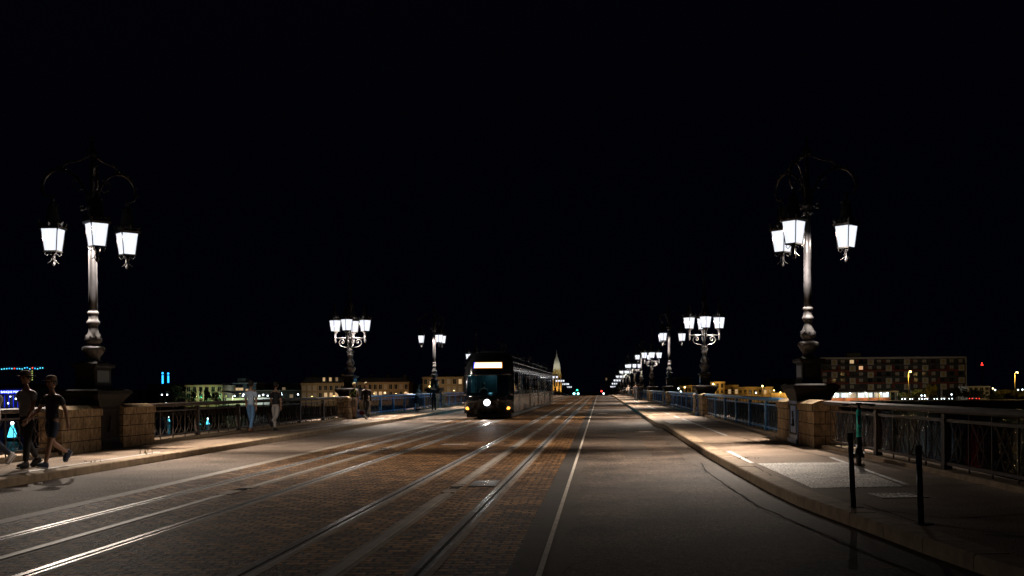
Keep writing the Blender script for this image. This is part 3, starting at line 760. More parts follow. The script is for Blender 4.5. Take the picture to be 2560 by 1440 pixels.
# ================================================================ TRAM
YT = 53.3
t = thing('tram', 'long dark grey tram with lit destination panel and bright headlight on left track', 'tram', (-5.47, YT, ZR))
TL = 46.0; HWd = 1.2
def yf(x, z):
    P = [(.28, .55), (.5, .22), (.9, .05), (1.2, .1), (1.7, .3), (2.2, .5), (2.7, .72), (3.0, .95), (3.18, 1.25), (3.3, 1.9)]
    y = P[-1][1]
    for (a, ya), (b, yb_) in zip(P, P[1:]):
        if a <= z <= b: y = ya+(yb_-ya)*(z-a)/(b-a); break
    if z < .28: y = .55
    return y+.75*(abs(x)/HWd)**4
def patch(x0, x1, z0, z1, off, mat, nx=14, nz=10, th=.03, edge=None):
    mb = MB(); vs = []
    for d in (0, th):
        for j in range(nz+1):
            z = z0+(z1-z0)*j/nz
            for i in range(nx+1):
                f = x0+(x1-x0)*i/nx
                w = 1.0 if z < 2.4 else 1.0-.16*((z-2.4)/.9)**2
                vs.append((f*w, yf(f, z)-off+d, z))
    n = (nx+1)*(nz+1); fs = []
    for j in range(nz):
        for i in range(nx):
            a = j*(nx+1)+i
            fs.append((a, a+1, a+nx+2, a+nx+1)); fs.append((a+n, a+n+nx+1, a+n+nx+2, a+n+1))
    for i in range(nx):
        fs.append((i, i+n, i+1+n, i+1)); a = nz*(nx+1)+i; fs.append((a, a+1, a+1+n, a+n))
    for j in range(nz):
        a = j*(nx+1); fs.append((a, a+nx+1, a+nx+1+n, a+n)); a += nx; fs.append((a, a+n, a+n+nx+1, a+nx+1))
    mb.add(vs, fs, mat, True)
    return mb
mb = patch(-1.2, 1.2, .28, 1.17, 0, 'tram_black', 20, 12); mb.build('nose', t)
mb = patch(-1.2, 1.2, 2.15, 3.3, 0, 'tram_black', 20, 12); mb.build('brow', t)
mb = patch(-1.2, -1.02, 1.17, 2.15, 0, 'tram_black', 3, 8); mb2 = patch(1.02, 1.2, 1.17, 2.15, 0, 'tram_black', 3, 8)
mb.add(mb2.v, mb2.f, 'tram_black', True); mb.build('corner_pillars', t)
mb = patch(-1.02, 1.02, 1.17, 2.15, 0, 'tram_glass', 16, 8, .012); mb.build('windscreen', t)
mb = patch(-.68, .7, 2.5, 2.8, .02, 'amber_edge', 14, 3, .015); dp = mb.build('destination_display', t)
mb = patch(-.44, .66, 2.535, 2.765, .035, 'amber_text', 12, 3, .01)
mb.build('lit_text', dp)
mb = patch(-.66, -.46, 2.53, 2.77, .035, 'sign_letter', 4, 3, .01); mb.build('line_symbol', dp)
mb = patch(-.72, -.685, 2.49, 2.81, .022, 'blue_edge', 2, 3, .01); mb.build('line_frame', dp)
mb = patch(-.98, .98, 2.16, 2.19, .02, 'tram_trim', 12, 2, .01); mb.build('trim_bar', t)
yh = yf(0, .83)
mb = MB(); M = Matrix.Translation((0, yh-.03, .83)) @ Matrix.Rotation(PI/2, 4, 'X'); mb.lathe([(.15, -.03), (.15, .02), (.11, .035), (.001, .045)], 18, 'head_white', M); hl = mb.build('headlight', t)
mb = MB(); mb.lathe([(.2, -.05), (.21, .0), (.17, .025), (.152, .02)], 18, 'tram_black', M, cap=False); mb.build('bezel', hl)
sl = bpy.data.lights.new('headlight_beam', 'SPOT'); sl.energy = 110; sl.spot_size = R(75); sl.spot_blend = .8; sl.color = (1, .97, .92); sl.shadow_soft_size = .1
so = bpy.data.objects.new('headlight_beam', sl); COL.objects.link(so); so.parent = t; so.location = (0, yh-.14, .83); so.rotation_euler = (R(78), 0, PI)
for sx in (-1, 1):
    mb = MB(); yy = yf(sx*.98, .55)
    mb.ball((sx*.98, yy-.02, .55), .1, 'amber', None, 12, (1.1, .5, .8)); mb.build('turn_signal', t)
# sides in modules
def xs(z): return HWd if z < 2.4 else HWd-.19*((z-2.4)/.9)**2
yS = 1.25
mb = MB()
for sx in (-1, 1):
    mb.box(sx*1.2-.02, sx*1.2+.02, yS-.2, TL, .3, 1.15, 'tram_side')
    mb.box(sx*1.205-.02, sx*1.205+.02, yS-.2, TL, 1.15, 1.19, 'tram_trim')
mb.build('lower_panels', t)
mb = MB()
for sx in (-1, 1):
    Z = [2.34, 2.45, 2.7, 2.95, 3.12]
    X = [1.2, 1.2, 1.18, 1.12, 1.0]
    vs = []
    for y in (1.3, TL):
        for x_, z_ in zip(X, Z): vs.append((sx*x_, y, z_))
    mb.add(vs, [(i, i+1, i+6, i+5) for i in range(4)], 'tram_black', True)
mb.box(-1.0, 1.0, 1.5, TL, 3.1, 3.14, 'tram_black')
for sx in (-1, 1):
    mb.box(sx*1.19-.03, sx*1.19+.03, 1.3, TL, 2.52, 2.56, 'tram_trim'); mb.box(sx*1.15-.03, sx*1.15+.03, 1.3, TL, 2.8, 2.83, 'tram_trim')
mb.build('roof', t)
for i, y in enumerate((3, 10.5, 18, 26, 34, 41)):
    mb = MB(); mb.box(-.75, .75, y, y+3.6, 3.14, 3.42, 'tram_black', top=(.12, .2)); mb.box(-.9, .9, y-.6, y-.3, 3.14, 3.26, 'tram_trim'); mb.build('roof_unit', t)
mb = MB()
for y in [1.35+3.0*i for i in range(15)]+[TL-.1]:
    for sx in (-1, 1): mb.box(sx*1.2-.03, sx*1.2+.03, y-.12, y+.12, 1.19, 2.36, 'tram_black')
mb.build('window_pillars', t)
panem = MB(); panem.box(-.006, .006, .12, 2.88, 1.19, 2.34, 'tram_glass')
pm = panem.mesh('window')
for i in range(14):
    for sx in (-1.2, 1.2):
        o = bpy.data.objects.new('window', pm); COL.objects.link(o); o.parent = t; o.location = (sx, 1.35+3*i, 0)
for i in range(13):
    mb = MB(); mb.tube([(.35*(-1)**i, 3.6+3.1*i, .4), (.35*(-1)**i, 3.6+3.1*i, 2.7)], .025, 6, 'tram_trim'); mb.build('grab_pole', t)
for y in (9, 17.9, 26.8, 35.6):
    mb = MB(); mb.box(-1.1, -.5, y, y+.06, .4, 2.5, 'seat_teal'); mb.box(.5, 1.1, y, y+.06, .4, 2.5, 'seat_teal', M=Matrix.Translation((0, .001, 0))); mb.box(-.5, .5, y, y+.06, 2.1, 2.5, 'seat_teal'); mb.build('partition', t)
for i, y in enumerate((8.8, 17.6, 26.4, 35.2)):
    mb = MB()
    for k in range(6): mb.box(-1.23, 1.23, y+k*.12, y+k*.12+.07, .3, 3.05, 'rubber', top=(.08, 0))
    mb.build('bellows', t)
for i, y in enumerate((4.4, 13, 22, 30.8, 39.6)):
    mb = MB()
    for sx in (-1, 1):
        mb.box(sx*1.225-.008, sx*1.225+.008, y, y+.05, .34, 2.3, 'tram_trim'); mb.box(sx*1.225-.008, sx*1.225+.008, y+1.3, y+1.35, .34, 2.3, 'tram_trim'); mb.box(sx*1.225-.008, sx*1.225+.008, y+.65, y+.68, .34, 2.3, 'tram_black')
    mb.build('door', t)
mb = MB(); mb.box(-1.1, 1.1, .9, TL-.2, .3, .38, 'tram_under'); mb.build('floor', t)
mb = MB()
for sx in (-.55, .55): mb.box(sx-.07, sx+.07, 2.2, TL-1, 2.22, 2.27, 'tram_ceiling')
mb.build('ceiling_lights', t)
mb = MB(); mb.box(-1.0, 1.0, 2.0, 2.05, .4, 3.0, 'cab_wall'); mb.box(.3, .36, 1.5, 2.0, 1.2, 2.2, 'tram_trim'); mb.box(-.74, -.68, 1.5, 2.0, 1.2, 2.2, 'tram_trim'); mb.build('cab_partition', t)
mb = MB(); mb.prism([(.5, .4), (.5, 1.15), (.75, 1.3), (.95, 1.2), (.95, .4)], -.9, .9, 'x', 'tram_black'); mb.build('dashboard', t)
sm = MB(); sm.box(-.22, .22, 0, .4, .45, .55, 'seat_teal'); sm.box(-.22, .22, .38, .46, .5, 1.1, 'seat_teal'); sm.box(-.22, .22, .4, .47, 1.1, 1.3, 'black_plastic', top=(.06, 0)); smm = sm.mesh('passenger_seat')
for i in range(18):
    for sx in (-.85, -.38, .85, .38) if i % 3 else (-.85, .85):
        o = bpy.data.objects.new('passenger_seat', smm); COL.objects.link(o); o.parent = t; o.location = (sx*.95, 3.2+i*2.2, .02)
mb = MB(); mb.box(-1.1, 1.1, 1.0, TL-.5, .1, .3, 'tram_under')
for y in (3, 5, 12, 14, 21.5, 23.5, 31, 33, 41, 43):
    for sx in (-.72, .72):
        mb.lathe([(.3, -.05), (.3, .05)], 16, 'tram_under', Matrix.Translation((sx, y, .3)) @ Matrix.Rotation(PI/2, 4, 'Y'))
mb.build('running_gear', t)
mb = MB(); mb.box(-1.18, 1.18, TL, TL+.05, .3, 3.1, 'tram_black'); mb.build('rear_end', t)
al = point('cab_light', t, (0, 1.3, 2.2), 7, (.5, .85, .9), .1)
for y in (6, 15, 24, 33, 42): point('saloon_light', t, (0, y, 2.0), 220, (.3, .72, 1), .2)

# ================================================================ PEOPLE
def skin_mesh(nodes, edges, root, sub=1):
    """nodes: {name:(pos, r or (rx,ry))}"""
    names = list(nodes); idx = {n: i for i, n in enumerate(names)}
    me = bpy.data.meshes.new('tmp'); me.from_pydata([nodes[n][0] for n in names], [(idx[a], idx[b]) for a, b in edges], [])
    o = bpy.data.objects.new('tmp', me); COL.objects.link(o)
    md = o.modifiers.new('s', 'SKIN'); md.use_smooth_shade = True; md.branch_smoothing = .6
    sd = o.modifiers.new('d', 'SUBSURF'); sd.levels = sub; sd.render_levels = sub
    for i, n in enumerate(names):
        r = nodes[n][1]; r = r if isinstance(r, tuple) else (r, r)
        sv = me.skin_vertices[0].data[i]; sv.radius = r; sv.use_root = (n == root)
    dg = bpy.context.evaluated_depsgraph_get(); dg.update()
    ev = o.evaluated_get(dg).to_mesh()
    vs = [tuple(v.co) for v in ev.vertices]; fs = [tuple(p.vertices) for p in ev.polygons]
    o.evaluated_get(dg).to_mesh_clear(); bpy.data.objects.remove(o)
    return vs, fs
def person(x, y, face, label, h=1.72, legs=((22, 8), (-16, 38)), arms=((-18, 15), (20, 25)), top='black_cloth', sleeve=.5, bottom='denim', shorts=False,
           shoes='shoe_brown', hair='hair_dark', hat=None, longhair=False, lean=0, head=0, group=None, skirt=None, z=0):
    s = h/1.75
    t = thing('person', label, 'person', (x, y, z), R(face), group)
    # facing local -Y
    def dirv(a, L): return Vector((0, -math.sin(R(a))*L, -math.cos(R(a))*L))
    J = {}
    hip = {sx: Vector((sx*.085, 0, 0)) for sx in (-1, 1)}
    for sx, (th, kn) in zip((1, -1), legs):
        k = hip[sx]+dirv(th, .44); a = k+dirv(th-kn, .43)
        J[sx] = (hip[sx], k, a)
    low = min(J[1][2].z, J[-1][2].z); H0 = .075-low
    up = Vector((0, 0, H0))
    for sx in (1, -1): J[sx] = tuple(p+up for p in J[sx])
    def T(zz, f=0):   # torso point with lean
        a = R(lean); return Vector((0, -math.sin(a)*zz-f, H0+math.cos(a)*zz))
    pel, bel, che, upc, nek = T(.02), T(.16), T(.34), T(.47), T(.57)
    A = {}
    for sx, (sh, el) in zip((1, -1), arms):
        S = upc+Vector((sx*.175, 0, -.01)); E = S+dirv(sh, .29)+Vector((sx*.045, 0, 0)); Wr = E+dirv(sh+el, .25)+Vector((sx*.005, 0, 0))
        A[sx] = (S, E, Wr)
    N = {'pel': (pel, (.125, .1)), 'bel': (bel, (.115, .09)), 'che': (che, (.14, .1)), 'upc': (upc, (.1, .08)), 'nek': (nek, .05), 'nk2': (nek+Vector((0, -.012, .06)), .045)}
    E_ = [('pel', 'bel'), ('bel', 'che'), ('che', 'upc'), ('upc', 'nek'), ('nek', 'nk2')]
    for sx in (1, -1):
        S, E, Wr = A[sx]; hp, kn, an = J[sx]
        N[f's{sx}'] = (S, .055); N[f'e{sx}'] = (E, .038); N[f'w{sx}'] = (Wr, .025)
        E_ += [('upc', f's{sx}'), (f's{sx}', f'e{sx}'), (f'e{sx}', f'w{sx}')]
        N[f'h{sx}'] = (hp, .085); N[f'm{sx}'] = ((hp+kn)/2, .075); N[f'k{sx}'] = (kn, .052); N[f'c{sx}'] = (kn*.65+an*.35, .055); N[f'a{sx}'] = (an, .035); 
        E_ += [('pel', f'h{sx}'), (f'h{sx}', f'm{sx}'), (f'm{sx}', f'k{sx}'), (f'k{sx}', f'c{sx}'), (f'c{sx}', f'a{sx}')]
    vs, fs = skin_mesh(N, E_, 'pel')
    b = MB(); b.add(vs, fs, 'skin', True)
    hc = nek+Vector((0, -.02, .16)); HM = Matrix.Translation(hc) @ Matrix.Rotation(R(head), 4, 'Z')
    b.ball((0, 0, 0), .105, 'skin', HM, 14, (.76, .93, 1.12)); b.ball((0, -.03, -.07), .05, 'skin', HM, 8, (.9, 1, .8))
    b.ball((0, -.1, -.015), .018, 'skin', HM, 6, (.8, 1.1, 1.4))
    for sx in (1, -1):
        b.ball((sx*.08, .005, -.01), .024, 'skin', HM, 6, (.4, .8, 1.2)); b.ball((sx*.033, -.088, .012), .011, 'hair_dark', HM, 6)
    b.box(-.025, .025, -.096, -.088, -.062, -.055, 'red_cloth', HM)
    for sx in (1, -1):   # hands: palm and five fingers
        S, E, Wr = A[sx]; d = (Wr-E).normalized(); c = Vector((1, 0, 0)); fwd = d.cross(c).normalized()
        if fwd.y > 0: fwd = -fwd
        pc = Wr+d*.05
        b.tube([Wr-d*.01, Wr+d*.03, Wr+d*.085], [.024, .032, .028], 8, 'skin')
        for q in range(4):
            o0 = Wr+d*.08+fwd*(.026-.018*q); L = (.07, .078, .074, .058)[q]
            b.tube([o0, o0+d*L*.55-c*sx*.008, o0+d*L*.95-c*sx*.028], [.0095, .009, .006], 6, 'skin')
        o0 = Wr+d*.03+fwd*.03
        b.tube([o0, o0+d*.03+fwd*.022, o0+d*.065+fwd*.025-c*sx*.01], [.011, .01, .007], 6, 'skin')
    b.build('body', t)
    # clothes
    def G(k, e): p, r = N[k]; r = r if isinstance(r, tuple) else (r, r); return (p, (r[0]+e, r[1]+e))
    C = {k: G(k, .02) for k in ('bel', 'che', 'upc')}; C['pel'] = (pel+Vector((0, 0, -.1)), (.16, .135)); C['nek'] = (nek-Vector((0, 0, .05)), (.065, .06))
    Ee = [('pel', 'bel'), ('bel', 'che'), ('che', 'upc'), ('upc', 'nek')]
    for sx in (1, -1):
        S, E, Wr = A[sx]; C[f's{sx}'] = (S, .073); Ee.append(('upc', f's{sx}'))
        if sleeve <= 1: C[f'x{sx}'] = (S+(E-S)*sleeve*1.3 if sleeve < .75 else E, .06 if sleeve < .9 else .05); Ee.append((f's{sx}', f'x{sx}'))
        else:
            C[f'e{sx}'] = (E, .052); C[f'w{sx}'] = (E+(Wr-E)*.93, .036); Ee += [(f's{sx}', f'e{sx}'), (f'e{sx}', f'w{sx}')]
    vs, fs = skin_mesh(C, Ee, 'che'); b = MB(); b.add(vs, fs, top, True); b.build('shirt' if sleeve <= 1 else 'jacket', t)
    if skirt:
        b = MB(); M = Matrix.Translation(pel); b.lathe([(.13, .05), (.17, -.1), (.2, -.3), (.22, -.5)], 16, skirt, M @ Matrix.Scale(.8, 4, (0, 1, 0)), cap=False); b.build('skirt', t)
    else:
        C = {'pel': (pel, (.155, .13)), 'top': (pel+Vector((0, 0, .08)), (.14, .115))}; Ee = [('pel', 'top')]
        for sx in (1, -1):
            hp, kn, an = J[sx]
            C[f'h{sx}'] = (hp, .112); Ee.append(('pel', f'h{sx}'))
            if shorts:
                C[f'm{sx}'] = ((hp+kn)/2, .098); C[f'k{sx}'] = (hp*.12+kn*.88, .09); Ee += [(f'h{sx}', f'm{sx}'), (f'm{sx}', f'k{sx}')]
            else:
                C[f'm{sx}'] = ((hp+kn)/2, .09); C[f'k{sx}'] = (kn, .067); C[f'a{sx}'] = (kn*.06+an*.94, .055); Ee += [(f'h{sx}', f'm{sx}'), (f'm{sx}', f'k{sx}'), (f'k{sx}', f'a{sx}')]
        vs, fs = skin_mesh(C, Ee, 'pel'); b = MB(); b.add(vs, fs, bottom, True); b.build('shorts' if shorts else 'trousers', t)
    for i, sx in enumerate((1, -1)):
        hp, kn, an = J[sx]; th, kk = legs[i]; pitch = max(-10, min(50, -(th-kk)*.9 if (th-kk) < 0 else -(th-kk)*.6))
        if th == kk == 0: pitch = 0
        M = Matrix.Translation(an) @ Matrix.Rotation(R(pitch), 4, 'X')
        b = MB()
        rows = [(-.19, .02, .0), (-.17, .036, .03), (-.1, .046, .06), (-.02, .042, .1), (.045, .04, .1), (.07, .028, .04)]
        vv = []
        for (yy, ww, hh) in rows:
            for k in range(8):
                a = 2*PI*k/8; vv.append((ww*math.cos(a), yy, -.035+max(-.04, (hh*.5+.02)*math.sin(a)*.9+hh*.25)))
        ff = [(8*j+k, 8*j+(k+1) % 8, 8*j+8+(k+1) % 8, 8*j+8+k) for j in range(5) for k in range(8)]+[tuple(range(8)), tuple(range(47, 39, -1))]
        b.add(vv, ff, shoes, True, M); b.box(-.04, .04, -.18, .065, -.082, -.064, 'shoe_white' if shoes == 'navy' else shoes, M, top=(-.004, -.004)); b.build('shoe', t)
    b = MB(); b.ball((0, .018, .022), .112, hair, HM, 14, (.8, .93, 1.05))
    if longhair: b.ball((0, .06, -.08), .1, hair, HM, 10, (.85, .6, 1.4))
    b.build('hair', t)
    if hat:
        b = MB(); b.lathe([(.086, .04), (.092, .07), (.085, .12), (.05, .145), (.001, .15)], 16, hat, HM @ Matrix.Scale(1.12, 4, (0, 1, 0)))
        if 'brim' in label or 'hat' in label: b.lathe([(.17, .035), (.172, .042), (.09, .055), (.09, .04)], 18, hat, HM, cap=False)
        else: b.box(-.065, .065, -.19, -.08, .045, .058, hat, HM, top=(.01, .0))
        b.build('hat', t)
    t.scale = (s, s, s)
    return t
def feet_at(px, py):
    u = px-VX; v = py-VY; v0 = v+u*ROLL; u0 = u-v*ROLL; Y = HC*F/v0
    return u0*Y/F, Y
def P(px, py, *a, **k):
    x, y = feet_at(px, py); return person(x, y, *a, **k)
P(132, 1168, -18, 'person in dark shirt, navy shorts and cap striding along the left pavement', h=1.66, legs=((20, 4), (-12, 48)), arms=((-22, 12), (24, 30)), top='black_cloth', bottom='navy', shorts=True, shoes='navy', hat='cap_brown')
P(68, 1169, -18, 'person in pale shirt, black trousers and brimmed hat walking beside the person in shorts', h=1.72, legs=((10, 4), (-12, 20)), arms=((15, 20), (-15, 10)), top='shirt_white', bottom='black_cloth', shoes='black_cloth', hat='cap_brown')
P(-14, 1166, -20, 'person with white shoes and dark top, half cut off by the left edge', h=1.68, legs=((24, 6), (-16, 35)), arms=((30, 40), (-20, 10)), top='trouser_grey', sleeve=1.5, bottom='navy', shoes='shoe_white')
P(628, 1080, 172, 'person in light blue shirt and blue jeans seen from behind on the left pavement', h=1.68, legs=((14, 4), (-10, 14)), arms=((10, 12), (-12, 8)), top='shirt_blue', sleeve=.6, bottom='denim', shoes='shoe_brown')
P(690, 1077, 170, 'person in black top and pale grey trousers walking away by the left railing', h=1.62, legs=((8, 4), (-18, 46)), arms=((14, 14), (-10, 10)), top='black_cloth', sleeve=.6, bottom='trouser_grey', shoes='black_cloth')
pb = P(886, 1047, 176, 'person in grey shorts carrying a black and yellow backpack beside the pushchair', h=1.66, legs=((10, 4), (-10, 18)), arms=((8, 15), (-10, 30)), top='trouser_grey', bottom='shorts_grey', shorts=True, shoes='shoe_brown', hair='hair_light')
P(916, 1048, 172, 'fair-haired person in black clothes walking to the right of the pushchair', h=1.68, legs=((18, 6), (-16, 26)), arms=((8, 30), (-8, 20)), top='black_cloth', sleeve=1.5, bottom='black_cloth', shoes='trouser_grey', hair='hair_light')
P(1042, 1026, 80, 'long-haired person in grey top and black skirt leaning on the left railing', h=1.66, legs=((6, 0), (2, 2)), arms=((35, 60), (35, 60)), top='trouser_grey', sleeve=1.5, bottom='black_cloth', skirt='black_cloth', shoes='black_cloth', hair='hair_dark', longhair=True, lean=14)
P(1085, 1025, 12, 'person in black coat and shorts walking alone by the third left lamp', h=1.64, legs=((14, 6), (-12, 20)), arms=((20, 80), (-12, 20)), top='black_cloth', sleeve=1.5, bottom='black_cloth', shoes='black_cloth')
P(1589, 1001, 178, 'tall person in black walking away, leftmost of the group on the right pavement', h=1.76, legs=((10, 4), (-10, 12)), top='black_cloth', sleeve=1.5, bottom='black_cloth', shoes='black_cloth')
P(1602, 1000, 178, 'person in black walking away, in the middle of the group on the right pavement', h=1.66, legs=((-8, 10), (12, 4)), top='black_cloth', sleeve=1.5, bottom='navy', shoes='black_cloth')
P(1609, 997, 178, 'fair-haired person walking away, rightmost of the group on the right pavement', h=1.64, legs=((10, 4), (-10, 12)), top='shorts_grey', sleeve=1.5, bottom='black_cloth', shoes='black_cloth', hair='hair_light', longhair=True)
P(1596, 997, 178, 'person in brown half hidden behind the group on the right pavement', h=1.74, legs=((10, 4), (-10, 12)), top='cap_brown', sleeve=1.5, bottom='shorts_grey', shoes='black_cloth', hair='hair_light')
person(4.2, 165, 0, 'small distant person walking on the right pavement beneath the sixth lamp', h=1.7, top='shorts_grey', sleeve=1.5, bottom='black_cloth', z=zb(165))
# driver
person(-5.75, YT+1.35, 0, 'driver in dark clothes seated behind the windscreen of the tram', h=1.6, legs=((75, 60), (75, 60)), arms=((30, 60), (30, 60)), top='black_cloth', sleeve=1.5, bottom='black_cloth', z=ZR+.5)
# backpack
bx, by = pb.location.x, pb.location.y
t = thing('backpack', 'black and yellow backpack on the back of the person in grey shorts', 'backpack', (bx, by-.2, 1.1), 0)
mb = MB(); mb.box(-.15, .15, -.1, .08, -.1, .3, 'black_cloth', top=(.03, .03)); mb.build('bag', t)
mb = MB(); mb.tube([(-.13, -.1, -.05), (-.05, -.115, .12), (.08, -.115, .16), (.12, -.07, .28)], .018, 5, 'neon'); mb.tube([(.13, -.1, -.02), (.02, -.115, .1)], .018, 5, 'neon'); mb.build('trim', t)
# pushchair
px_, py_ = feet_at(902, 1044)
t = thing('pushchair', 'pushchair with cream seat between the backpack wearer and the person in black', 'pushchair', (px_, py_+.3, 0), R(0))
mb = MB()
for sx in (-.22, .22): mb.tube([(sx, -.3, .95), (sx, .0, .5), (sx, .3, .12)], .014, 6, 'tram_trim'); mb.tube([(sx, -.25, .12), (sx, .05, .5)], .014, 6, 'tram_trim')
mb.tube([(-.22, -.3, .95), (.22, -.3, .95)], .018, 6, 'black_plastic'); mb.build('frame', t)
mb = MB(); mb.box(-.18, .18, -.12, .2, .38, .48, 'cream'); mb.box(-.18, .18, -.2, -.12, .4, .8, 'cream'); mb.ball((0, 0, .75), .2, 'cream', None, 10, (1, 1, .6)); mb.build('seat', t)
mb = MB(); mb.box(-.15, .15, -.1, .15, .14, .3, 'red_cloth', top=(-.03, -.03)); mb.build('basket', t)
for sx in (-.24, .24):
    for yy in (-.25, .3):
        mb = MB(); mb.lathe([(.09, -.02), (.1, -.015), (.1, .015), (.09, .02)], 14, 'rubber', Matrix.Translation((sx, yy, .1)) @ Matrix.Rotation(PI/2, 4, 'Y')); mb.build('wheel', t)

# ================================================================ VEGETATION
def grass(x, y, n, h, name, label):
    mb = MB()
    for i in range(n):
        a = random.uniform(0, 2*PI); r = random.uniform(0, .18); l = random.uniform(.4, 1)*h; b = random.uniform(0, 2*PI); d = l*random.uniform(.1, .6)
        bx, by = x+r*math.cos(a)*1.6, y+r*math.sin(a); w = .006
        mb.add([(bx-w, by, 0), (bx+w, by, 0), (bx+d*math.cos(b)*.5+w*.6, by+d*math.sin(b)*.5, l*.6), (bx+d*math.cos(b)*.5-w*.6, by+d*math.sin(b)*.5, l*.6), (bx+d*math.cos(b), by+d*math.sin(b), l)], [(0, 1, 2, 3), (3, 2, 4)], 'grass_mat')
    o = mb.build(name); tag(o, label, 'grass', None, 'stuff')
grass(-9.93, 24.2, 9, .2, 'grass', 'tuft of dry grass behind the left kerb opposite the near lamp')
grass(-9.9, 21.6, 9, .07, 'grass', 'low weeds in the joint of the left kerb near the walkers')
grass(2.82, 21.2, 8, .05, 'grass', 'small weeds in the joint of the right kerb')
def crown_mesh(r, h, n, mat, leaf):
    mb = MB(); vs = []; fs = []
    cl = [(random.gauss(0, .45)*r, random.gauss(0, .45)*r, random.uniform(-.45, .5)*h, random.uniform(.25, .45)*r) for _ in range(14)]
    for i in range(n):
        cx, cy, cz, cr = random.choice(cl)
        d = Vector((random.gauss(0, 1), random.gauss(0, 1), random.gauss(0, 1))).normalized()*cr*random.uniform(.4, 1.1)
        p = Vector((cx, cy, cz))+d
        a = Vector((random.gauss(0, 1), random.gauss(0, 1), random.gauss(0, 1))).normalized()*leaf*random.uniform(.6, 1.2); b = a.orthogonal().normalized()*leaf*.6
        k = len(vs); vs += [p-a, p+b, p+a, p-b]; fs.append((k, k+1, k+2, k+3))
    mb.add(vs, fs, mat); return mb.mesh('crown')
def trunk_mesh(h, r):
    mb = MB(); mb.tube([(0, 0, 0), (.03*h, 0, h*.5), (0, .02*h, h)], [r, r*.7, r*.35], 7, 'bark')
    for k in range(4):
        a = k*1.7; mb.tube([(0, 0, h*.6+k*.05*h), (math.cos(a)*h*.25, math.sin(a)*h*.25, h*.95+k*.03*h)], [r*.4, r*.12], 5, 'bark')
    return mb.mesh('trunk')
CR = {m: [crown_mesh(1, 1.1, 900, m, .1) for _ in range(3)] for m in ('leaf', 'leaf_yellow', 'leaf_dark')}
TM = trunk_mesh(1.0, .06)
def tree(px, Y, top, width, mat, label, name='tree', ground=-6.3):
    x = (px-VX)*Y/F; ztop = W(px, top, Y)[2]; H = ztop-ground
    t = thing(name, label, 'bush' if name == 'bush' else 'tree', (x, Y, ground), random.uniform(0, 6), 'trees and bushes on the far bank')
    o = bpy.data.objects.new('trunk', TM); COL.objects.link(o); o.parent = t; o.scale = (H*.6, H*.6, H*.6)
    o = bpy.data.objects.new('crown', random.choice(CR[mat])); COL.objects.link(o); o.parent = t; w = width*Y/F/2*.95; o.scale = (w, w, H*.5); o.location = (0, 0, H*.6)
    return t
tree(2248, 490, 978, 45, 'leaf', 'round bush left of the tall sodium lamp on the right bank', 'bush')
tree(2290, 492, 975, 55, 'leaf', 'round leafy bush right of the tall sodium lamp on the right bank', 'bush')
tree(2325, 500, 962, 40, 'leaf_yellow', 'tall narrow tree in front of the apartment block')
tree(2440, 500, 972, 60, 'leaf_dark', 'dark tree in front of the small pale house')
tree(2490, 495, 985, 55, 'leaf_dark', 'dark bush beside the red traffic light on the right bank', 'bush')
tree(2508, 505, 975, 50, 'leaf_yellow', 'yellow-lit bush left of the rightmost tall street lamp', 'bush')
tree(2552, 505, 972, 50, 'leaf_yellow', 'yellow-lit bush at the right edge of the photo', 'bush')
tree(2400, 510, 968, 50, 'leaf_dark', 'dark tree below the right end of the apartment block')
tree(480, 485, 975, 35, 'leaf_dark', 'dark tree at the left corner of the green-lit building')
tree(517, 485, 970, 30, 'leaf_dark', 'dark tree before the middle of the green-lit building')
tree(540, 485, 975, 26, 'leaf_dark', 'dark tree before the right part of the green-lit building')
tree(440, 488, 966, 60, 'leaf_dark', 'wide dark tree left of the green-lit building')
tree(420, 488, 975, 50, 'leaf_dark', 'dark tree behind the near left lamp wall')

# ================================================================ FAR BUILDINGS
WINM = {}
def win_mesh(w, h, pane, frame, depth=.25):
    k = (round(w, 2), round(h, 2), pane, frame)
    if k not in WINM:
        mb = MB()
        mb.box(-w/2, w/2, -.04, .1, 0, h, pane)
        f = .12
        mb.box(-w/2-f, -w/2, -.14, .1, -f, h+f, frame); mb.box(w/2, w/2+f, -.14, .1, -f, h+f, frame); mb.box(-w/2, w/2, -.14, .1, h, h+f, frame); mb.box(-w/2-.1, w/2+.1, -.22, .1, -f-.02, 0, frame)
        mb.box(-.04, .04, -.08, -.04, 0, h, frame)
        WINM[k] = mb.mesh('window')
    return WINM[k]
def window(t, x, z, w, h, pane='glass_dark', frame='far_stone', y=0):
    o = bpy.data.objects.new('window', win_mesh(w, h, pane, frame)); COL.objects.link(o); o.parent = t; o.location = (x, y, z); return o
def bld(name, label, cat, px0, px1, Y, g=-6.3):
    x0 = (px0-VX)*Y/F; x1 = (px1-VX)*Y/F
    t = thing(name, label, cat, ((x0+x1)/2, Y, g)); return t, (x1-x0)
def zz(px, py, Y, g=-6.3): return W(px, py, Y)[2]-g
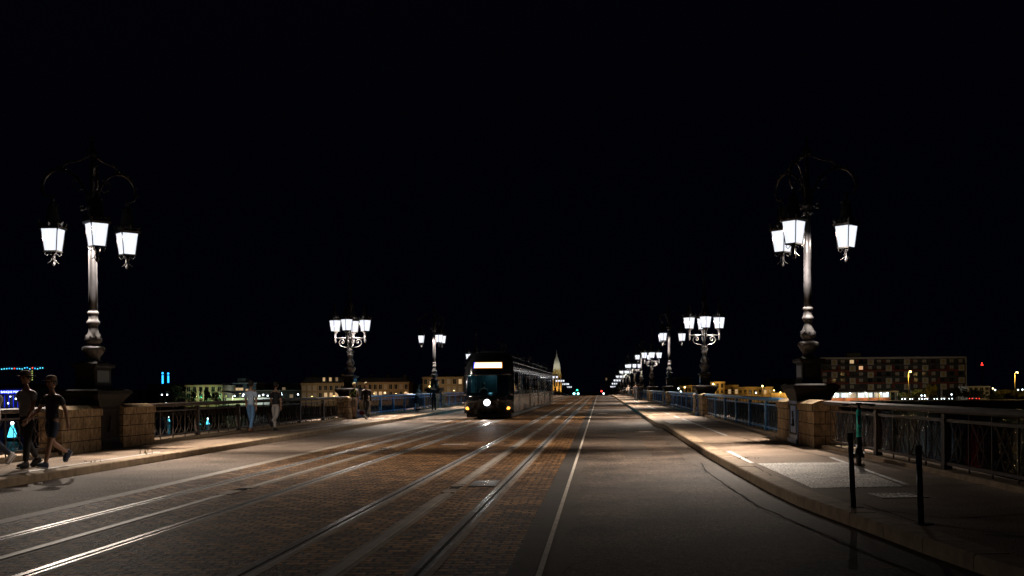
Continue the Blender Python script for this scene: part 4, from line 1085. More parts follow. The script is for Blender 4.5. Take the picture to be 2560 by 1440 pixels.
def stone_house(label, px0, px1, top, Y, rows, nwin, roof=0, lit=(), pane='glass_dark', wmat='far_stone', shutters=(), ww=1.3, wh=2.1, row_y=(), depth=14, cat='building', name='stone_building'):
    t, w = bld(name, label, cat, px0, px1, Y); pm_ = (px0+px1)/2
    H = zz(pm_, top, Y)
    mb = MB(); mb.box(-w/2, w/2, 0, depth, 0, H, wmat); mb.build('wall', t)
    mb = MB(); mb.box(-w/2-.3, w/2+.3, -.45, .0, H-.5, H+.15, wmat); mb.box(-w/2-.1, w/2+.1, -.2, 0, H*.62, H*.62+.25, wmat); mb.build('cornice', t)
    if roof:
        rt = zz(pm_, roof, Y)
        mb = MB(); mb.box(-w/2, w/2, 0.1, depth, H+.15, rt, 'dark_roof', top=(1.8, 1.8)); ro = mb.build('roof', t)
        for k in range(3):
            mb = MB(); cx = -w/2+w*(k+.5)/3+1; mb.box(cx-.6, cx+.6, depth*.4, depth*.4+1, rt-.3, rt+1.2, wmat); mb.build('chimney', ro)
    for j, ry in enumerate(row_y):
        zc = zz(pm_, ry, Y)
        for i in range(nwin):
            x = -w/2+w*(i+.5)/nwin
            p = 'lit_warm' if (j, i) in lit else ('shutter' if (j, i) in shutters else pane)
            window(t, x, zc-wh/2, ww, wh, p, 'panel_pale' if wmat == 'far_stone' else wmat)
    return t, w
B = []
t, w = stone_house('stone riverside house with lit dormers left of the four-lantern lamp', 753, 862, 958, 490, 2, 8, roof=942, lit=((1, 4), (1, 5), (1, 6)), shutters=((0, 0), (0, 1), (0, 2), (1, 0), (1, 1), (1, 2)), row_y=(970, 988))
for i, p in enumerate((810, 826, 842)):
    x = (p-807.5)*490/F; d = MB(); d.box(x-1, x+1, .2, 3, zz(807, 956, 490), zz(807, 943, 490), 'dark_roof'); dm = d.build('dormer', t)
    window(t, x, zz(807, 953, 490), 1.0, 1.6, 'lit_warm' if i < 2 else 'lit_dim', 'dark_roof', .15)
stone_house('long dim stone terrace with balconies right of the four-lantern lamp', 893, 1022, 956, 490, 2, 10, roof=944, lit=((1, 3), (1, 4)), row_y=(967, 985), shutters=((0, 5), (0, 8)))
t, w = stone_house('stone house with bright windows behind the third left lamp', 1057, 1158, 943, 480, 2, 7, roof=938, lit=((0, 1), (0, 2), (0, 6)), row_y=(954, 973), shutters=((1, 4), (1, 5), (1, 6), (0, 4)))
stone_house('cream classical building floodlit yellow and green on the left bank', 464, 556, 963, 495, 2, 6, wmat='far_stone', row_y=(973, 988), ww=1.6, wh=2.2, depth=18, name='floodlit_building')
tg, w = bld('modern_block', 'pale modern block with strip windows above the lit canopy', 'building', 558, 640, 520)
H = zz(600, 959, 520); mb = MB(); mb.box(-w/2, w/2, 0, 15, 0, H, 'far_grey'); mb.build('wall', tg)
mb = MB(); mb.box(-w/2-.4, w/2+.4, -.5, 15, H, H+.35, 'far_white'); mb.box(-2, 2, 3, 8, H+.35, H+2.5, 'far_grey'); mb.build('roof', tg)
for (x, z_, ww, hh, pn) in ((-5, 965, 3.5, 1.6, 'glass_dark'), (-.5, 965, 4, 1.6, 'glass_dark'), (4.5, 965, 2, 2, 'glass_dark'), (-5.5, 972, 3, 1.6, 'glass_dark'), (-.5, 972, 4.5, 1.4, 'lit_warm'), (5.5, 961, 2, 1.3, 'lit_warm'), (3.5, 975, 1.2, 1.2, 'lit_warm')):
    window(tg, x, zz(600, z_+4, 520), ww, hh, pn, 'far_grey')
# canopy
t, w = bld('canopy', 'curved riverside canopy glowing yellow-green from lamps beneath', 'canopy', 556, 682, 488)
za = zz(560, 976, 488); zc = zz(660, 986, 488)
mb = MB(); mb.prism([(-w/2, za), (-w/2+6, za-.8), (w/2-6, zc+.3), (w/2, zc), (w/2, zc-.3), (w/2-6, zc), (-w/2+6, za-1.2), (-w/2, za-.5)], -4, 6, 'y', 'far_white'); mb.build('roof', t)
mb = MB()
for i in range(7): x = -w/2+1+i*(w-2)/6; mb.tube([(x, 0, 0), (x, 0, zc-.2)], .12, 6, 'far_white')
mb.build('posts', t)
mb = MB(); mb.box(-w/2, w/2, 5, 5.3, .3, zc-1.5, 'far_white'); mb.box(-w/2, w/2, -4, -3.8, .1, 1.1, 'far_white'); mb.build('screen', t)
mb = MB()
for i, c_ in enumerate(('lit_lime', 'lamp_white', 'lamp_white', 'lit_lime', 'lamp_white', 'lamp_white')): x = -w/2+2+i*(w-4)/5; mb.ball((x, -1, zc-.6), .28, c_, None, 8)
mb.build('lamps', t)
point('canopy_light', t, (-6, 0, zc-1.2), 900, (.8, .95, .4), .3); point('canopy_light', t, (4, 0, zc-1.2), 900, (.8, .9, .85), .3)
# dark buildings
def dark_block(label, px0, px1, top, Y, mat='far_dark', n=6, lit=()):
    t, w = bld('dark_building', label, 'building', px0, px1, Y); H = zz((px0+px1)/2, top, Y)
    mb = MB(); mb.box(-w/2, w/2, 0, 15, 0, H, mat); mb.build('wall', t)
    mb = MB(); mb.box(-w/2-.3, w/2+.3, -.3, 15.3, H, H+.4, 'far_grey'); mb.build('roof_edge', t)
    for j in range(2):
        for i in range(n): window(t, -w/2+w*(i+.5)/n, H-3.2-3.2*j, w/n*.55, 1.5, 'lit_dim' if (j, i) in lit else 'glass_dark', 'far_grey')
    return t
dark_block('long low unlit building left of the green-lit building', 368, 464, 961, 540, 'far_grey', 9)
dark_block('dark hall behind the two walkers with a pale roof edge', 642, 752, 977, 505, 'far_dark', 7, ((0, 5),))
dark_block('dark block high behind the hall on the left bank', 660, 745, 960, 560, 'far_dark', 6, ((0, 3), (1, 4)))
dark_block('dark flat building at the left edge above the blue sign', -60, 110, 962, 530, 'far_dark', 10)
dark_block('dark building between near left lamp and railing', 300, 366, 976, 520, 'far_dark', 6)
dark_block('dark building between the terrace and the third left lamp', 1022, 1056, 962, 500, 'far_dark', 3)
dark_block('dim distant block left of the yellow-lit house', 1690, 1730, 945, 600, 'far_dark', 4)
dark_block('dim distant block behind the yellow-lit terrace', 1780, 1840, 958, 640, 'far_dark', 5, ((0, 2),))
dark_block('dim distant houses left of the near right lamp', 1925, 1990, 948, 640, 'far_dark', 6)
dark_block('small distant tower block seen over the crest', 1513, 1531, 938, 700, 'far_grey', 3, ((0, 0),))
# neon bars on twin chimneys
t = thing('twin_masts', 'two dark masts carrying bright blue vertical neon bars', 'mast', ((414-VX)*550/F, 550, -6.3))
for dxp, a, b_ in ((-7, 930, 959), (7, 931, 957)):
    x = dxp*550/F; mb = MB(); mb.box(x-.5, x+.5, 0, 1, 0, zz(414, 929, 550), 'far_dark'); mb.build('mast', t)
    mb = MB(); mb.box(x-.42, x+.42, -.12, -.02, zz(414, b_, 550), zz(414, a+8, 550), 'neon_blue'); mb.ball((x, -.1, zz(414, a+3, 550)), .55, 'neon_blue'); mb.build('neon_bar', t)
# crane
t = thing('tower_crane', 'tower crane strung with coloured lights at the far left', 'crane', ((83-VX)*560/F, 560, -6.3))
zj = zz(60, 923, 560)
mb = MB()
for sx in (-.8, .8):
    for sy in (-.8, .8): mb.tube([(sx, sy, 0), (sx, sy, zj)], .12, 4, 'far_dark')
for k in range(12):
    z0 = zj*k/12; mb.tube([(-.8, -.8, z0), (.8, -.8, z0+zj/12)], .08, 4, 'far_dark')
mb.build('tower', t)
mb = MB(); x0 = -22; x1 = 6
for sy in (-.6, .6): mb.tube([(x0, sy, zj), (x1, sy, zj)], .12, 4, 'far_grey')
mb.tube([(x0, 0, zj+1.3), (x1, 0, zj+1.3)], .12, 4, 'far_grey')
for k in range(24): xx = x0+(x1-x0)*k/24; mb.tube([(xx, -.6, zj), (xx+.6, 0, zj+1.3), (xx+1.16, -.6, zj)], .06, 4, 'far_grey')
mb.build('jib', t)
mb = MB()
for k in range(22):
    c_ = ('neon_cyan', 'neon_blue', 'neon_cyan', 'tail_red', 'neon_blue', 'neon_cyan', 'neon_cyan')[k % 7]; mb.ball((x0+k*1.3, -.8, zj+random.uniform(0, .9)), .33, c_, None, 6)
for k in range(5): mb.ball((0, -.9, zj-1-k*1.1), .3, 'lit_lime', None, 6)
mb.build('lights', t)
# bank sign
t = thing('bank_sign', 'glowing blue sign reading BANQUE POPULAIRE at the far left', 'sign', ((36-VX)*500/F, 500, -6.3))
zs = zz(36, 980, 500); mb = MB(); mb.box(-7.2, 7.0, 0, .4, zs-.85, zs+.85, 'sign_blue'); mb.build('panel', t)
o = text_obj('BANQUE POPULAIRE', 1.32, .03, 'sign_letter', 'lettering', t, Matrix.Translation((0, -.06, zs)) @ Matrix.Rotation(PI/2, 4, 'X'))
mb = MB()
for x in (-6, -2, 2, 6): mb.box(x-.1, x+.1, .1, .3, 0, zs-.8, 'far_dark')
mb.build('supports', t)
t = thing('blue_facade', 'dark glass frontage glowing blue beneath the bank sign', 'building', ((30-VX)*504/F, 504, -6.3))
mb = MB(); mb.box(-9, 9, 0, 12, 0, zz(36, 970, 504), 'far_dark'); mb.build('wall', t)
for k in range(8):
    mb = MB(); mb.box(-7.5+k*2, -7.2+k*2, -.15, -.02, .5, zs-1.6, 'sign_blue'); mb.build('light_strip', t)
mb = MB()
for (x, z_) in ((-1, 2.5), (2.5, 4.5), (0, 5.5), (-5, 3)): mb.ball((x, -1.5, z_), .35, 'lamp_white', None, 6)
mb.build('spotlights', t)
# apartment block (right)
Y = 560
t, w = bld('apartment_block', 'long six-storey apartment block with chequered pale panels on right bank', 'building', 2028, 2413, Y)
H = zz(2220, 897, Y); zl = zz(2220, 975, Y); pxm = F/Y
mb = MB(); mb.box(-w/2, w/2, 0, 14, zl, H, 'far_dark'); mb.box(-w/2+3, w/2-3, 4, 12, 0, zl, 'far_dark'); mb.build('wall', t)
mb = MB(); mb.box(-w/2-.3, w/2+.3, -1.5, 14.3, H, H+.9, 'panel_pale'); mb.box(w/2-.1, w/2+.35, -1.6, 14, zl, H, 'panel_pale'); mb.build('roof_edge', t)
mb = MB(); mb.box(-w/2+19, -w/2+26, 3, 8, H+.9, H+3.2, 'far_grey'); mb.build('roof_house', t)
for xx, hh in ((1, 3.5), (3, 2.5)): mb = MB(); mb.tube([(w/2-xx, 5, H), (w/2-xx, 5, H+hh)], .15, 5, 'far_grey'); mb.build('aerial', t)
rows = 5; rh = (H-zl)/rows
mb = MB()
for j in range(rows+1): mb.box(-w/2, w/2, -1.4, 0, zl+j*rh-.16, zl+j*rh+.02, 'far_dark')
for j in range(rows): mb.box(-w/2, w/2, -1.4, -1.3, zl+j*rh+.02, zl+j*rh+.75, 'panel_red' if j % 2 else 'far_dark')
mb.build('balconies', t)
pale = MB(); pale.box(-1.55, 1.55, -1.6, -1.42, .05, rh-.2, 'panel_pale'); pale.box(-.65, .65, -1.68, -1.6, .6, rh-.75, 'panel_yellow'); pmesh = pale.mesh('pale_panel')
red = MB(); red.box(-.5, .5, -.3, 0.0, .05, rh-.2, 'panel_red'); rmesh = red.mesh('red_panel')
lit = {(4, 10): 'lit_dim', (3, 5): 'lit_orange', (2, 0): 'lit_orange', (4, 4): 'lit_warm', (2, 10): 'lit_white'}
def put(t, name, me, loc):
    o = bpy.data.objects.new(name, me); COL.objects.link(o); o.parent = t; o.location = loc
nc = 17; cw = w/nc
for j in range(rows):
    for i in range(nc):
        x = -w/2+cw*(i+.5); z_ = zl+j*rh
        ij = i-2
        if (j % 2 == 0 and ij % 4 == 0) or (j % 2 == 1 and ij % 4 == 2): put(t, 'pale_panel', pmesh, (x, 0, z_)); continue
        if (i+j) % 3 == 0: put(t, 'red_panel', rmesh, (x-cw*.42, -.02, z_))
        k = lit.get((j, i)) or (('shutter', 'shutter', 'glass_dark', 'glass_dark')[(i*7+j*5) % 4])
        window(t, x, z_+.95, 2.0, rh-1.4, k, 'far_dark')
mb = MB()
for i in range(10): x = -w/2+4+i*(w-8)/9; mb.box(x-.35, x+.35, .5, 1.4, 0, zl-.2, 'far_white')
mb.build('ground_columns', t)
# pavilion
Y = 490
t, w = bld('pavilion', 'glass pavilion lit white above and orange below with flat roof', 'pavilion', 2060, 2226, Y)
zt = zz(2140, 981, Y); zm = zz(2140, 994, Y); z0 = zz(2140, 1005, Y)
mb = MB(); mb.box(-w/2-1, w/2+3, -2.5, 8, zt, zt+.5, 'panel_pale'); mb.build('roof', t)
mb = MB(); mb.box(-w/2, w/2, 1.5, 7, 0, zt, 'far_white'); mb.build('wall', t)
mb = MB(); mb.box(-w/2, w/2, .9, 1.0, z0, zm-.1, 'orange_wall'); mb.box(-w/2, w/2, -1.0, 1.4, z0-.4, z0, 'quay_mat'); mb.build('orange_panels', t)
for i in range(8):
    x = -w/2+w*(i+.5)/8; window(t, x, zm+.1, w/8-1.2, zt-zm-.45, 'lit_white' if i % 3 != 0 else 'lit_dim', 'far_white', .95)
mb = MB()
for i in range(7): x = -w/2+w*i/6; mb.box(x-.12, x+.12, -.3, .1, 0, zt, 'panel_yellow')
mb.box(w/2+2.4, w/2+2.7, -2, -1.7, 0, zt, 'far_white'); mb.build('posts', t)
for x in (-10, -3.5, 3.5, 10): point('pavilion_light', t, (x, -1.6, zt-.8), 500, (.95, 1, .9), .2)
mb = MB()
for x in (-10, -3.5, 3.5, 10, 13): mb.ball((x, -1.6, zt-.4), .3, 'lamp_white', None, 6)
mb.build('lamps', t)
# yellow-lit houses
def yellow(label, px0, px1, top, Y, n, rows_, lit=(), roof=0):
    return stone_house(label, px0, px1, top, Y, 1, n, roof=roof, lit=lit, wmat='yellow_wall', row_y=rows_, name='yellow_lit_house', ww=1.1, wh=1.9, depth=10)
yellow('low stone terrace lit yellow left of the second right lamp', 1700, 1748, 964, 490, 5, (975,))
yellow('taller yellow-lit stone house right of the second right lamp', 1776, 1811, 955, 488, 3, (964, 978))
yellow('yellow-lit stone house with veranda and pink lit windows', 1811, 1845, 963, 491, 4, (979,), ((0, 1), (0, 3)))
yellow('wide yellow-lit stone house with fluted end bay', 1845, 1931, 968, 490, 7, (980,), ((0, 5),))
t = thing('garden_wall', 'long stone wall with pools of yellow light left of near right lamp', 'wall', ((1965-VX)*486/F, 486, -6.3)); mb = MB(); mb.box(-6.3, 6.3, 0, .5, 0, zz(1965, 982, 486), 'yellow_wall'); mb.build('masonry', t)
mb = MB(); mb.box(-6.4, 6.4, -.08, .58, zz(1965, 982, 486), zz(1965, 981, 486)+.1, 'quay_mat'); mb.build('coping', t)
for (px, py, pw) in ((1783, 960, 1100), (1906, 965, 1200), (1712, 968, 450)):
    x, y, z_ = W(px, py, 485); t = thing('wall_lamp_post', f'yellow street lamp shining on the {"tall house" if px == 1783 else "fluted end bay" if px == 1906 else "low terrace"} on right bank', 'street lamp', (x, 485, -6.3))
    mb = MB(); mb.tube([(0, 0, 0), (0, 0, z_+6.3-.2)], .08, 6, 'far_dark'); mb.build('post', t); mb = MB(); mb.ball((0, 0, z_+6.3), .35, 'lamp_sodium'); mb.build('lamp_head', t)
    point('sodium_light', t, (0, -.6, z_+6.3), pw, (1, .62, .2), .2)
for i, (px, py) in enumerate(((1935, 976), (1951, 981), (1967, 984), (1985, 984))):
    x, y, z_ = W(px, py, 484); t = thing('low_street_lamp', f'{ORD[i]} white lamp from the left along the yellow garden wall', 'street lamp', (x, 484, -6.3), 0, 'lamps along the garden wall')
    mb = MB(); mb.tube([(0, 0, 0), (0, 0, z_+6.1)], .07, 6, 'far_dark'); mb.build('post', t); mb = MB(); mb.ball((0, 0, z_+6.3), .28, 'lamp_sodium'); mb.build('lamp_head', t)
    point('sodium_light', t, (0, .8, z_+6.0), 130, (1, .62, .2), .15)
for i, (px, py, mat) in enumerate(((1890, 982, 'lamp_white'), (1702, 979, 'lamp_white'), (1691, 972, 'neon_blue'), (1696, 971, 'lamp_white'), (2308, 989, 'lamp_white'), (2379, 986, 'lamp_white'), (2482, 971, 'lamp_sodium'), (2488, 975, 'lamp_white'), (2545, 975, 'lamp_white'), (2556, 974, 'lamp_white'),
                                (405, 987, 'lamp_white'), (418, 987, 'lamp_white'), (609, 986, 'lamp_white'), (658, 987, 'lamp_white'), (703, 983, 'lamp_white'), (745, 986, 'lamp_white'), (704, 987, 'lamp_white'), (1074, 966, 'lamp_sodium'), (582, 1003, 'lamp_white'), (415, 1008, 'lamp_white'))):
    x, y, z_ = W(px, py, 480)
    if z_ < -5.6: z_ = -5.4
    g = -6.3; side = 'left' if px < 1500 else 'right'
    t = thing('bank_lamp_post', f'distant {"blue" if mat == "neon_blue" else "yellow" if mat == "lamp_sodium" else "white"} lamp on {side} bank, number {i+1} of the quay lights from the yellow house round to the left bank' if False else 'x', 'street lamp', (x, 480, g), 0, 'small street lamps on the far banks')
    t['label'] = {1890: 'white lamp before the wide yellow-lit house', 1702: 'white lamp low in front of the yellow terrace', 1691: 'blue lamp left of the yellow terrace', 1696: 'small white lamp at the left end of the yellow terrace', 2308: 'twin-globe white lamp below the apartment block', 2379: 'single white lamp under the right of the apartment block', 2482: 'yellow lamp beside the small pale house', 2488: 'white lamp just right of the small pale house', 2545: 'white lamp right of the rightmost tall lamp', 2556: 'white lamp at the right picture edge',
                  405: 'white lamp below the left neon bar', 418: 'white lamp below the right neon bar', 609: 'white lamp under the riverside canopy end', 658: 'white lamp right of the riverside canopy', 703: 'white lamp behind the person in grey trousers, upper', 745: 'white lamp left of the stone house with dormers', 704: 'white lamp behind the person in grey trousers, lower', 1074: 'yellow lamp beside the third left lamp', 582: 'white quay lamp at the foot of the canopy', 415: 'white quay lamp above the near left railing'}[px]
    mb = MB(); mb.tube([(0, 0, 0), (0, 0, z_-g-.1)], .06, 6, 'far_dark'); mb.build('post', t)
    mb = MB()
    if px == 2308: mb.ball((-.7, 0, z_-g), .3, mat, None, 6); mb.ball((.7, 0, z_-g), .3, mat, None, 6); mb.tube([(-.7, 0, z_-g-.3), (.7, 0, z_-g-.3)], .05, 5, 'far_dark')
    else: mb.ball((0, 0, z_-g), .3, mat, None, 6)
    mb.build('lamp_head', t)
# two tall sodium lamps
for px, top, lb in ((2271, 929, 'tall street lamp with orange light before the apartment block'), (2537, 931, 'tall street lamp with orange light near the right edge')):
    x, y, z_ = W(px, top, 486); t = thing('tall_street_lamp', lb, 'street lamp', (x, 486, -6.3), 0, 'tall sodium lamps on the right bank')
    mb = MB(); mb.tube([(0, 0, 0), (0, 0, z_+6.3)], [.18, .1], 8, 'panel_yellow'); mb.tube([(0, 0, z_+6.3), (.6, -.8, z_+6.4)], .08, 6, 'panel_yellow'); mb.build('post', t)
    mb = MB(); mb.ball((.6, -.9, z_+6.35), .5, 'lamp_sodium', None, 8, (1, 1.3, .6)); mb.build('lamp_head', t)
    point('sodium_light', t, (.6, -1.2, z_+6.0), 5000, (1, .62, .22), .3)
# small pale house
stone_house('small pale house with dark windows left of the rightmost tall lamp', 2420, 2474, 966, 520, 2, 4, wmat='far_white', row_y=(971, 981), ww=1.6, wh=1.6, name='pale_house', cat='house')
# mast with red lights
x, y, z_ = W(2455, 908, 900); t = thing('antenna_mast', 'thin distant antenna mast with red warning lights', 'mast', (x, 900, -6.3))
mb = MB(); mb.tube([(0, 0, 0), (0, 0, z_+6.3)], .25, 5, 'far_dark'); mb.build('mast', t); mb = MB(); mb.ball((0, 0, z_+6.3), .5, 'lamp_red', None, 6); mb.ball((-.6, 0, z_+4.8), .4, 'lamp_red', None, 6); mb.ball((.8, 0, z_+4.8), .4, 'lamp_red', None, 6); mb.build('warning_lights', t)
# traffic lights
def signal(px, py, Y, mat, label, g=None, extra=None):
    x, y, z_ = W(px, py, Y); g = zb(Y) if g is None else g
    t = thing('traffic_light', label, 'traffic light', (x, Y, g)); h = z_-g
    mb = MB(); mb.tube([(0, .1, 0), (0, .1, h-.3)], .06, 6, 'far_dark'); mb.build('post', t)
    mb = MB(); mb.box(-.25, .25, -.05, .25, h-1.0, h+.4, 'black_plastic'); mb.build('housing', t)
    mb = MB(); mb.ball((0, -.1, h), .36, mat, None, 8); mb.build('lens', t)
signal(1443, 975.5, 420, 'lamp_green', 'green traffic light beyond the crest left of the road')
signal(1504, 978, 440, 'lamp_red', 'red traffic light beyond the crest of the road', 0-4)
signal(2436, 1000, 480, 'lamp_red', 'red traffic light on the right bank by the dark bush', -6.3)
# small tram signal, blue lit shop
x, y, z_ = W(1509, 984, 300); t = thing('tram_signal', 'tiny white-lit tram signal just right of the red traffic light', 'tram signal', (x, 300, zb(300)))
mb = MB(); mb.tube([(0, .1, -.14), (0, .1, z_-zb(300))], .04, 6, 'far_dark'); mb.build('post', t); mb = MB(); mb.ball((0, 0, z_-zb(300)), .2, 'lamp_white', None, 6); mb.build('lens', t)
t = thing('lit_kiosk', 'blue-lit kiosk front at the far end of the left pavement', 'kiosk', ((1393-VX)*490/F, 490, -4.5))
mb = MB(); mb.box(-1.9, 1.9, 0, 3, 0, 3.6, 'far_dark'); mb.build('wall', t)
for k, c_ in enumerate(('neon_blue', 'lit_white', 'neon_cyan', 'neon_blue', 'lamp_red')): mb = MB(); mb.box(-1.6+k*.66, -1.1+k*.66, -.1, -.01, 1.5, 3.3, c_); mb.build('lit_window', t)
# cars
def car_parts(paint):
    t = thing('parked_car', 'x', 'car', (0, 0, 0), 0, 'cars on the right bank road')
    mb = MB(); mb.prism([(-2.1, .3), (-2.15, .7), (-1.3, .92), (-.7, 1.42), (.7, 1.45), (1.5, .98), (2.1, .85), (2.15, .35)], -.85, .85, 'y', paint); mb.build('body', t)
    mb = MB(); mb.prism([(-1.15, .95), (-.65, 1.36), (.62, 1.39), (1.3, .98)], -.87, .87, 'y', 'glass_dark'); mb.build('windows', t)
    for x in (-1.3, 1.3):
        mb = MB(); mb.lathe([(.32, -.9), (.32, .9)], 14, 'rubber', Matrix.Translation((x, 0, .32)) @ Matrix.Rotation(PI/2, 4, 'X')); mb.build('wheels', t)
    mb = MB(); mb.ball((2.15, -.6, .65), .2, 'tail_red', None, 6); mb.ball((2.15, .6, .65), .2, 'tail_red', None, 6); mb.build('taillights', t)
    mb = MB(); mb.ball((-2.15, -.6, .65), .2, 'lamp_white', None, 6); mb.ball((-2.15, .6, .65), .2, 'lamp_white', None, 6); mb.build('headlights', t)
    return t
c0 = car_parts('car_paint'); c1 = car_parts('car_paint_pale')
spots = [(2262, 1, 60), (2285, 0, 40), (2300, 1, 80), (2320, 1, 50), (2340, 0, 70), (2360, 1, 60), (2376, 0, 75), (2425, 0, -100), (2440, 0, -90)]
names = ['leftmost parked car below the round bushes', 'second car from the left below the round bushes', 'car just left of the twin-globe lamp', 'car under the tall narrow tree', 'car beneath the middle of the tree row', 'car left of the single white lamp', 'car right of the single white lamp', 'car with red tail lights left of the red traffic light', 'car with red tail lights under the red traffic light']
for i, (px, k, a) in enumerate(spots):
    src = c1 if k else c0
    c = src if i in (0, 1) else clone(src)
    c.location = ((px-VX)*478/F, 478, -6.3+.9); c.rotation_euler = (0, 0, R(a)); c['label'] = names[i]
mb = MB(); mb.box(110, 200, 467, 486, -6.4, -5.4, 'bank_mat'); struct(mb, 'riverside_road')
c = clone(c0); c.name = 'oncoming_car'; c.location = ((1440.5-VX)*300/F, 300, zb(300)+ZR); c.rotation_euler = (0, 0, PI/2)
c['label'] = 'oncoming car with cyan-white headlights just beyond the crest'; del c['group']
for ch in list(c.children):
    if ch.name.startswith('headlights'):
        mb = MB(); mb.ball((-2.15, -.55, .65), .28, 'head_cyan', None, 8); mb.ball((-2.15, .55, .65), .28, 'head_cyan', None, 8); ch.data = mb.mesh('headlights')
# made-up glowing cones standing in for cyan light on the river
for px, py, sz, lb in ((421, 1056, 1.0, 'small cyan light buoy on the river, leftmost beside the near left wall'), (497, 1064, .8, 'small cyan light buoy on the river behind the second panel of the left railing'), (519, 1064, 1.2, 'cyan cone-shaped light buoy on the river, rightmost behind the left railing'), (30, 1102, 2.2, 'large cyan light buoy on the river behind the railing at the left edge')):
    v0 = py-VY+(px-VX)*ROLL; Yb = 10.39*F/v0; t = thing('cyan_standin', lb, 'standin', ((px-VX)*Yb/F, Yb, -9), 0, 'made-up light stand-ins on the river'); t.scale = (sz, sz, sz)
    mb = MB(); mb.lathe([(.7, -.3), (.75, .2), (.5, .35)], 14, 'far_dark'); mb.build('float', t)
    mb = MB(); mb.lathe([(.45, .35), (.3, .9), (.12, 1.5)], 12, 'neon_cyan'); mb.build('light_cone', t)
    mb = MB(); mb.ball((0, 0, 1.7), .16, 'lamp_white', None, 8); mb.build('glow_tip', t)
# church
Yc = 900
t = thing('church_tower', 'floodlit stone belfry with tall pale dome rising beyond the bridge', 'church tower', ((1392.5-VX)*Yc/F, Yc, -6.3))
def zc_(py): return zz(1393, py, Yc)
z1, z2, z3, z4, z5 = zc_(972), zc_(940), zc_(926), zc_(893), zc_(879)
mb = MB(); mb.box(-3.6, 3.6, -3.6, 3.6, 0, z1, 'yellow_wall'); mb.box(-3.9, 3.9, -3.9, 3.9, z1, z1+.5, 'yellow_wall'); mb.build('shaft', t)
mb = MB(); mb.lathe([(2.9, z1+.5), (2.9, z2)], 8, 'yellow_wall', smooth=False)
for k in range(8):
    a = PI/4*k+PI/8; mb.tube([(3.4*math.cos(a), 3.4*math.sin(a), z1+.5), (3.4*math.cos(a), 3.4*math.sin(a), z2)], .35, 6, 'yellow_wall'); mb.lathe([(.5, z2), (.2, z2+1.8), (.01, z2+2.6)], 6, 'yellow_wall', Matrix.Translation((3.5*math.cos(a), 3.5*math.sin(a), 0)))
mb.lathe([(3.9, z2-.2), (3.9, z2+.4), (3.3, z2+.6), (3.1, z3)], 16, 'yellow_wall'); mb.build('belfry', t)
mb = MB(); mb.lathe([(3.1, z3), (3.0, z3+2), (2.6, z3+5), (2.0, z3+7.5), (1.3, z4-1), (.8, z4), (.9, z4+.3)], 16, 'far_white', flute=.04); mb.build('dome', t)
mb = MB(); mb.lathe([(.8, z4+.3), (.5, z4+.8), (.6, z4+2), (.25, z4+2.6), (.15, z5), (.01, z5+2)], 8, 'far_white'); mb.build('pinnacle', t)
for k in range(8):
    mb = MB(); a = PI/4*k; M = Matrix.Rotation(a, 4, 'Z'); mb.box(2.65, 2.95, -.5, .5, z1+2, z2-1.5, 'glass_dark', M); mb.build('opening', t)
for a in (-150, -90, -30):
    point('flood_light', t, (9*math.cos(R(a)), 9*math.sin(R(a)), z1+1), 2200, (1, .62, .22), .3)
    point('flood_light', t, (9*math.cos(R(a)), 9*math.sin(R(a)), z3+4), 800, (1, .95, .68), .3)
# facade lights (the photographed buildings are lit by lamps at their foot)
def foot_light(px, py, Y, power, col, label):
    x, y, z_ = W(px, py, Y); t = thing('facade_lamp', label, 'lamp', (x, Y, z_-.1))
    mb = MB(); mb.lathe([(.1, 0), (.2, .1), (.22, .25)], 8, 'black_plastic', cap=True); mb.build('housing', t)
    mb = MB(); mb.ball((0, 0, .28), .15, 'lamp_green' if col[1] > col[0]*2 else 'lamp_sodium', None, 6); mb.build('lens', t)
    point('light', t, (0, 0, .5), power, col, .2)
foot_light(492, 993, 490, 900, (1, .85, .45), 'floodlight at the left foot of the green-lit building')
foot_light(530, 993, 490, 700, (.9, .95, .5), 'floodlight at the right foot of the green-lit building')
for px in (489, 504, 527, 548):
    foot_light(px, 995, 492, 160, (.05, 1, .5), {489: 'leftmost green lamp at the floodlit building', 504: 'second green lamp from left at the floodlit building', 527: 'third green lamp from left at the floodlit building', 548: 'rightmost green lamp at the floodlit building'}[px])
foot_light(780, 992, 478, 900, (1, .72, .42), 'warm lamp before the left of the house with dormers')
foot_light(835, 992, 478, 900, (1, .72, .42), 'warm lamp before the right of the house with dormers')
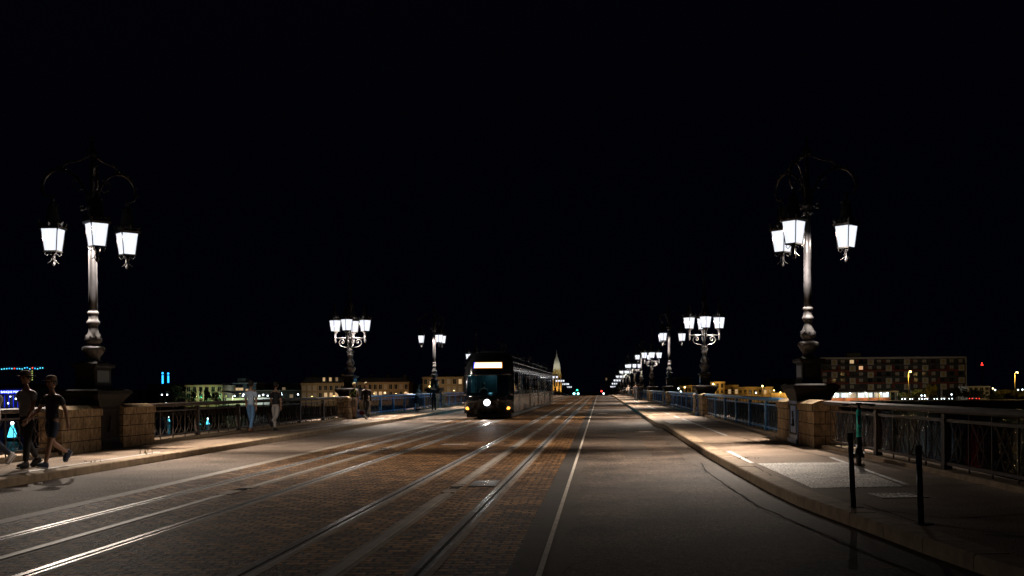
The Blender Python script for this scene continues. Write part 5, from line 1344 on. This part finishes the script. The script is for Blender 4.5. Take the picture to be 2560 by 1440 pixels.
foot_light(935, 985, 478, 1100, (1, .6, .3), 'warm lamp before the left of the dim terrace')
foot_light(990, 985, 478, 650, (1, .6, .3), 'warm lamp before the right of the dim terrace')
foot_light(1085, 975, 470, 900, (1, .68, .35), 'warm lamp before the left of the house by third lamp')
foot_light(1135, 978, 470, 700, (1, .68, .4), 'warm lamp before the right of the house by third lamp')
foot_light(2100, 985, 535, 800, (1, .85, .7), 'lamp before the left of the apartment block')
foot_light(2210, 985, 535, 800, (1, .85, .7), 'lamp before the middle of the apartment block')
foot_light(2330, 985, 535, 800, (.9, .9, .8), 'lamp before the right of the apartment block')
foot_light(600, 985, 505, 700, (.6, .85, 1), 'cool lamp before the pale modern block')

# ================================================================ WORLD, CAMERA
w = bpy.data.worlds.new('World'); sc.world = w; w.use_nodes = True
nt = w.node_tree; bg = nt.nodes['Background']
sky = nt.nodes.new('ShaderNodeTexSky'); sky.sky_type = 'NISHITA'; sky.sun_disc = False; sky.sun_elevation = R(-5); sky.sun_rotation = R(200)
nt.links.new(mix(nt, mix(nt, sky.outputs[0], (.12, .12, .12), 1.0, 'MULTIPLY'), (.0003, .0005, .0016), 1.0, 'ADD'), bg.inputs[0]); bg.inputs[1].default_value = 1.0
cam = bpy.data.cameras.new('camera'); co = bpy.data.objects.new('camera', cam); COL.objects.link(co); sc.camera = co
cam.sensor_width = 36; cam.lens = 36*F/2560; cam.shift_x = (1280-VX)/2560; cam.shift_y = (VY-720)/2560
co.matrix_world = Matrix.Translation((0, 0, HC)) @ Matrix.Rotation(PI/2, 4, 'X') @ Matrix.Rotation(-ROLL, 4, 'Z')
cam.clip_end = 4000; cam.clip_start = .1
sc.view_settings.view_transform = 'Standard'; sc.view_settings.look = 'None'; sc.view_settings.exposure = 0; sc.view_settings.gamma = 1
sc.cycles.use_light_tree = True
sc.cycles.max_bounces = 5; sc.cycles.transparent_max_bounces = 10; sc.cycles.caustics_reflective = False; sc.cycles.caustics_refractive = False
sc.cycles.sample_clamp_indirect = 3
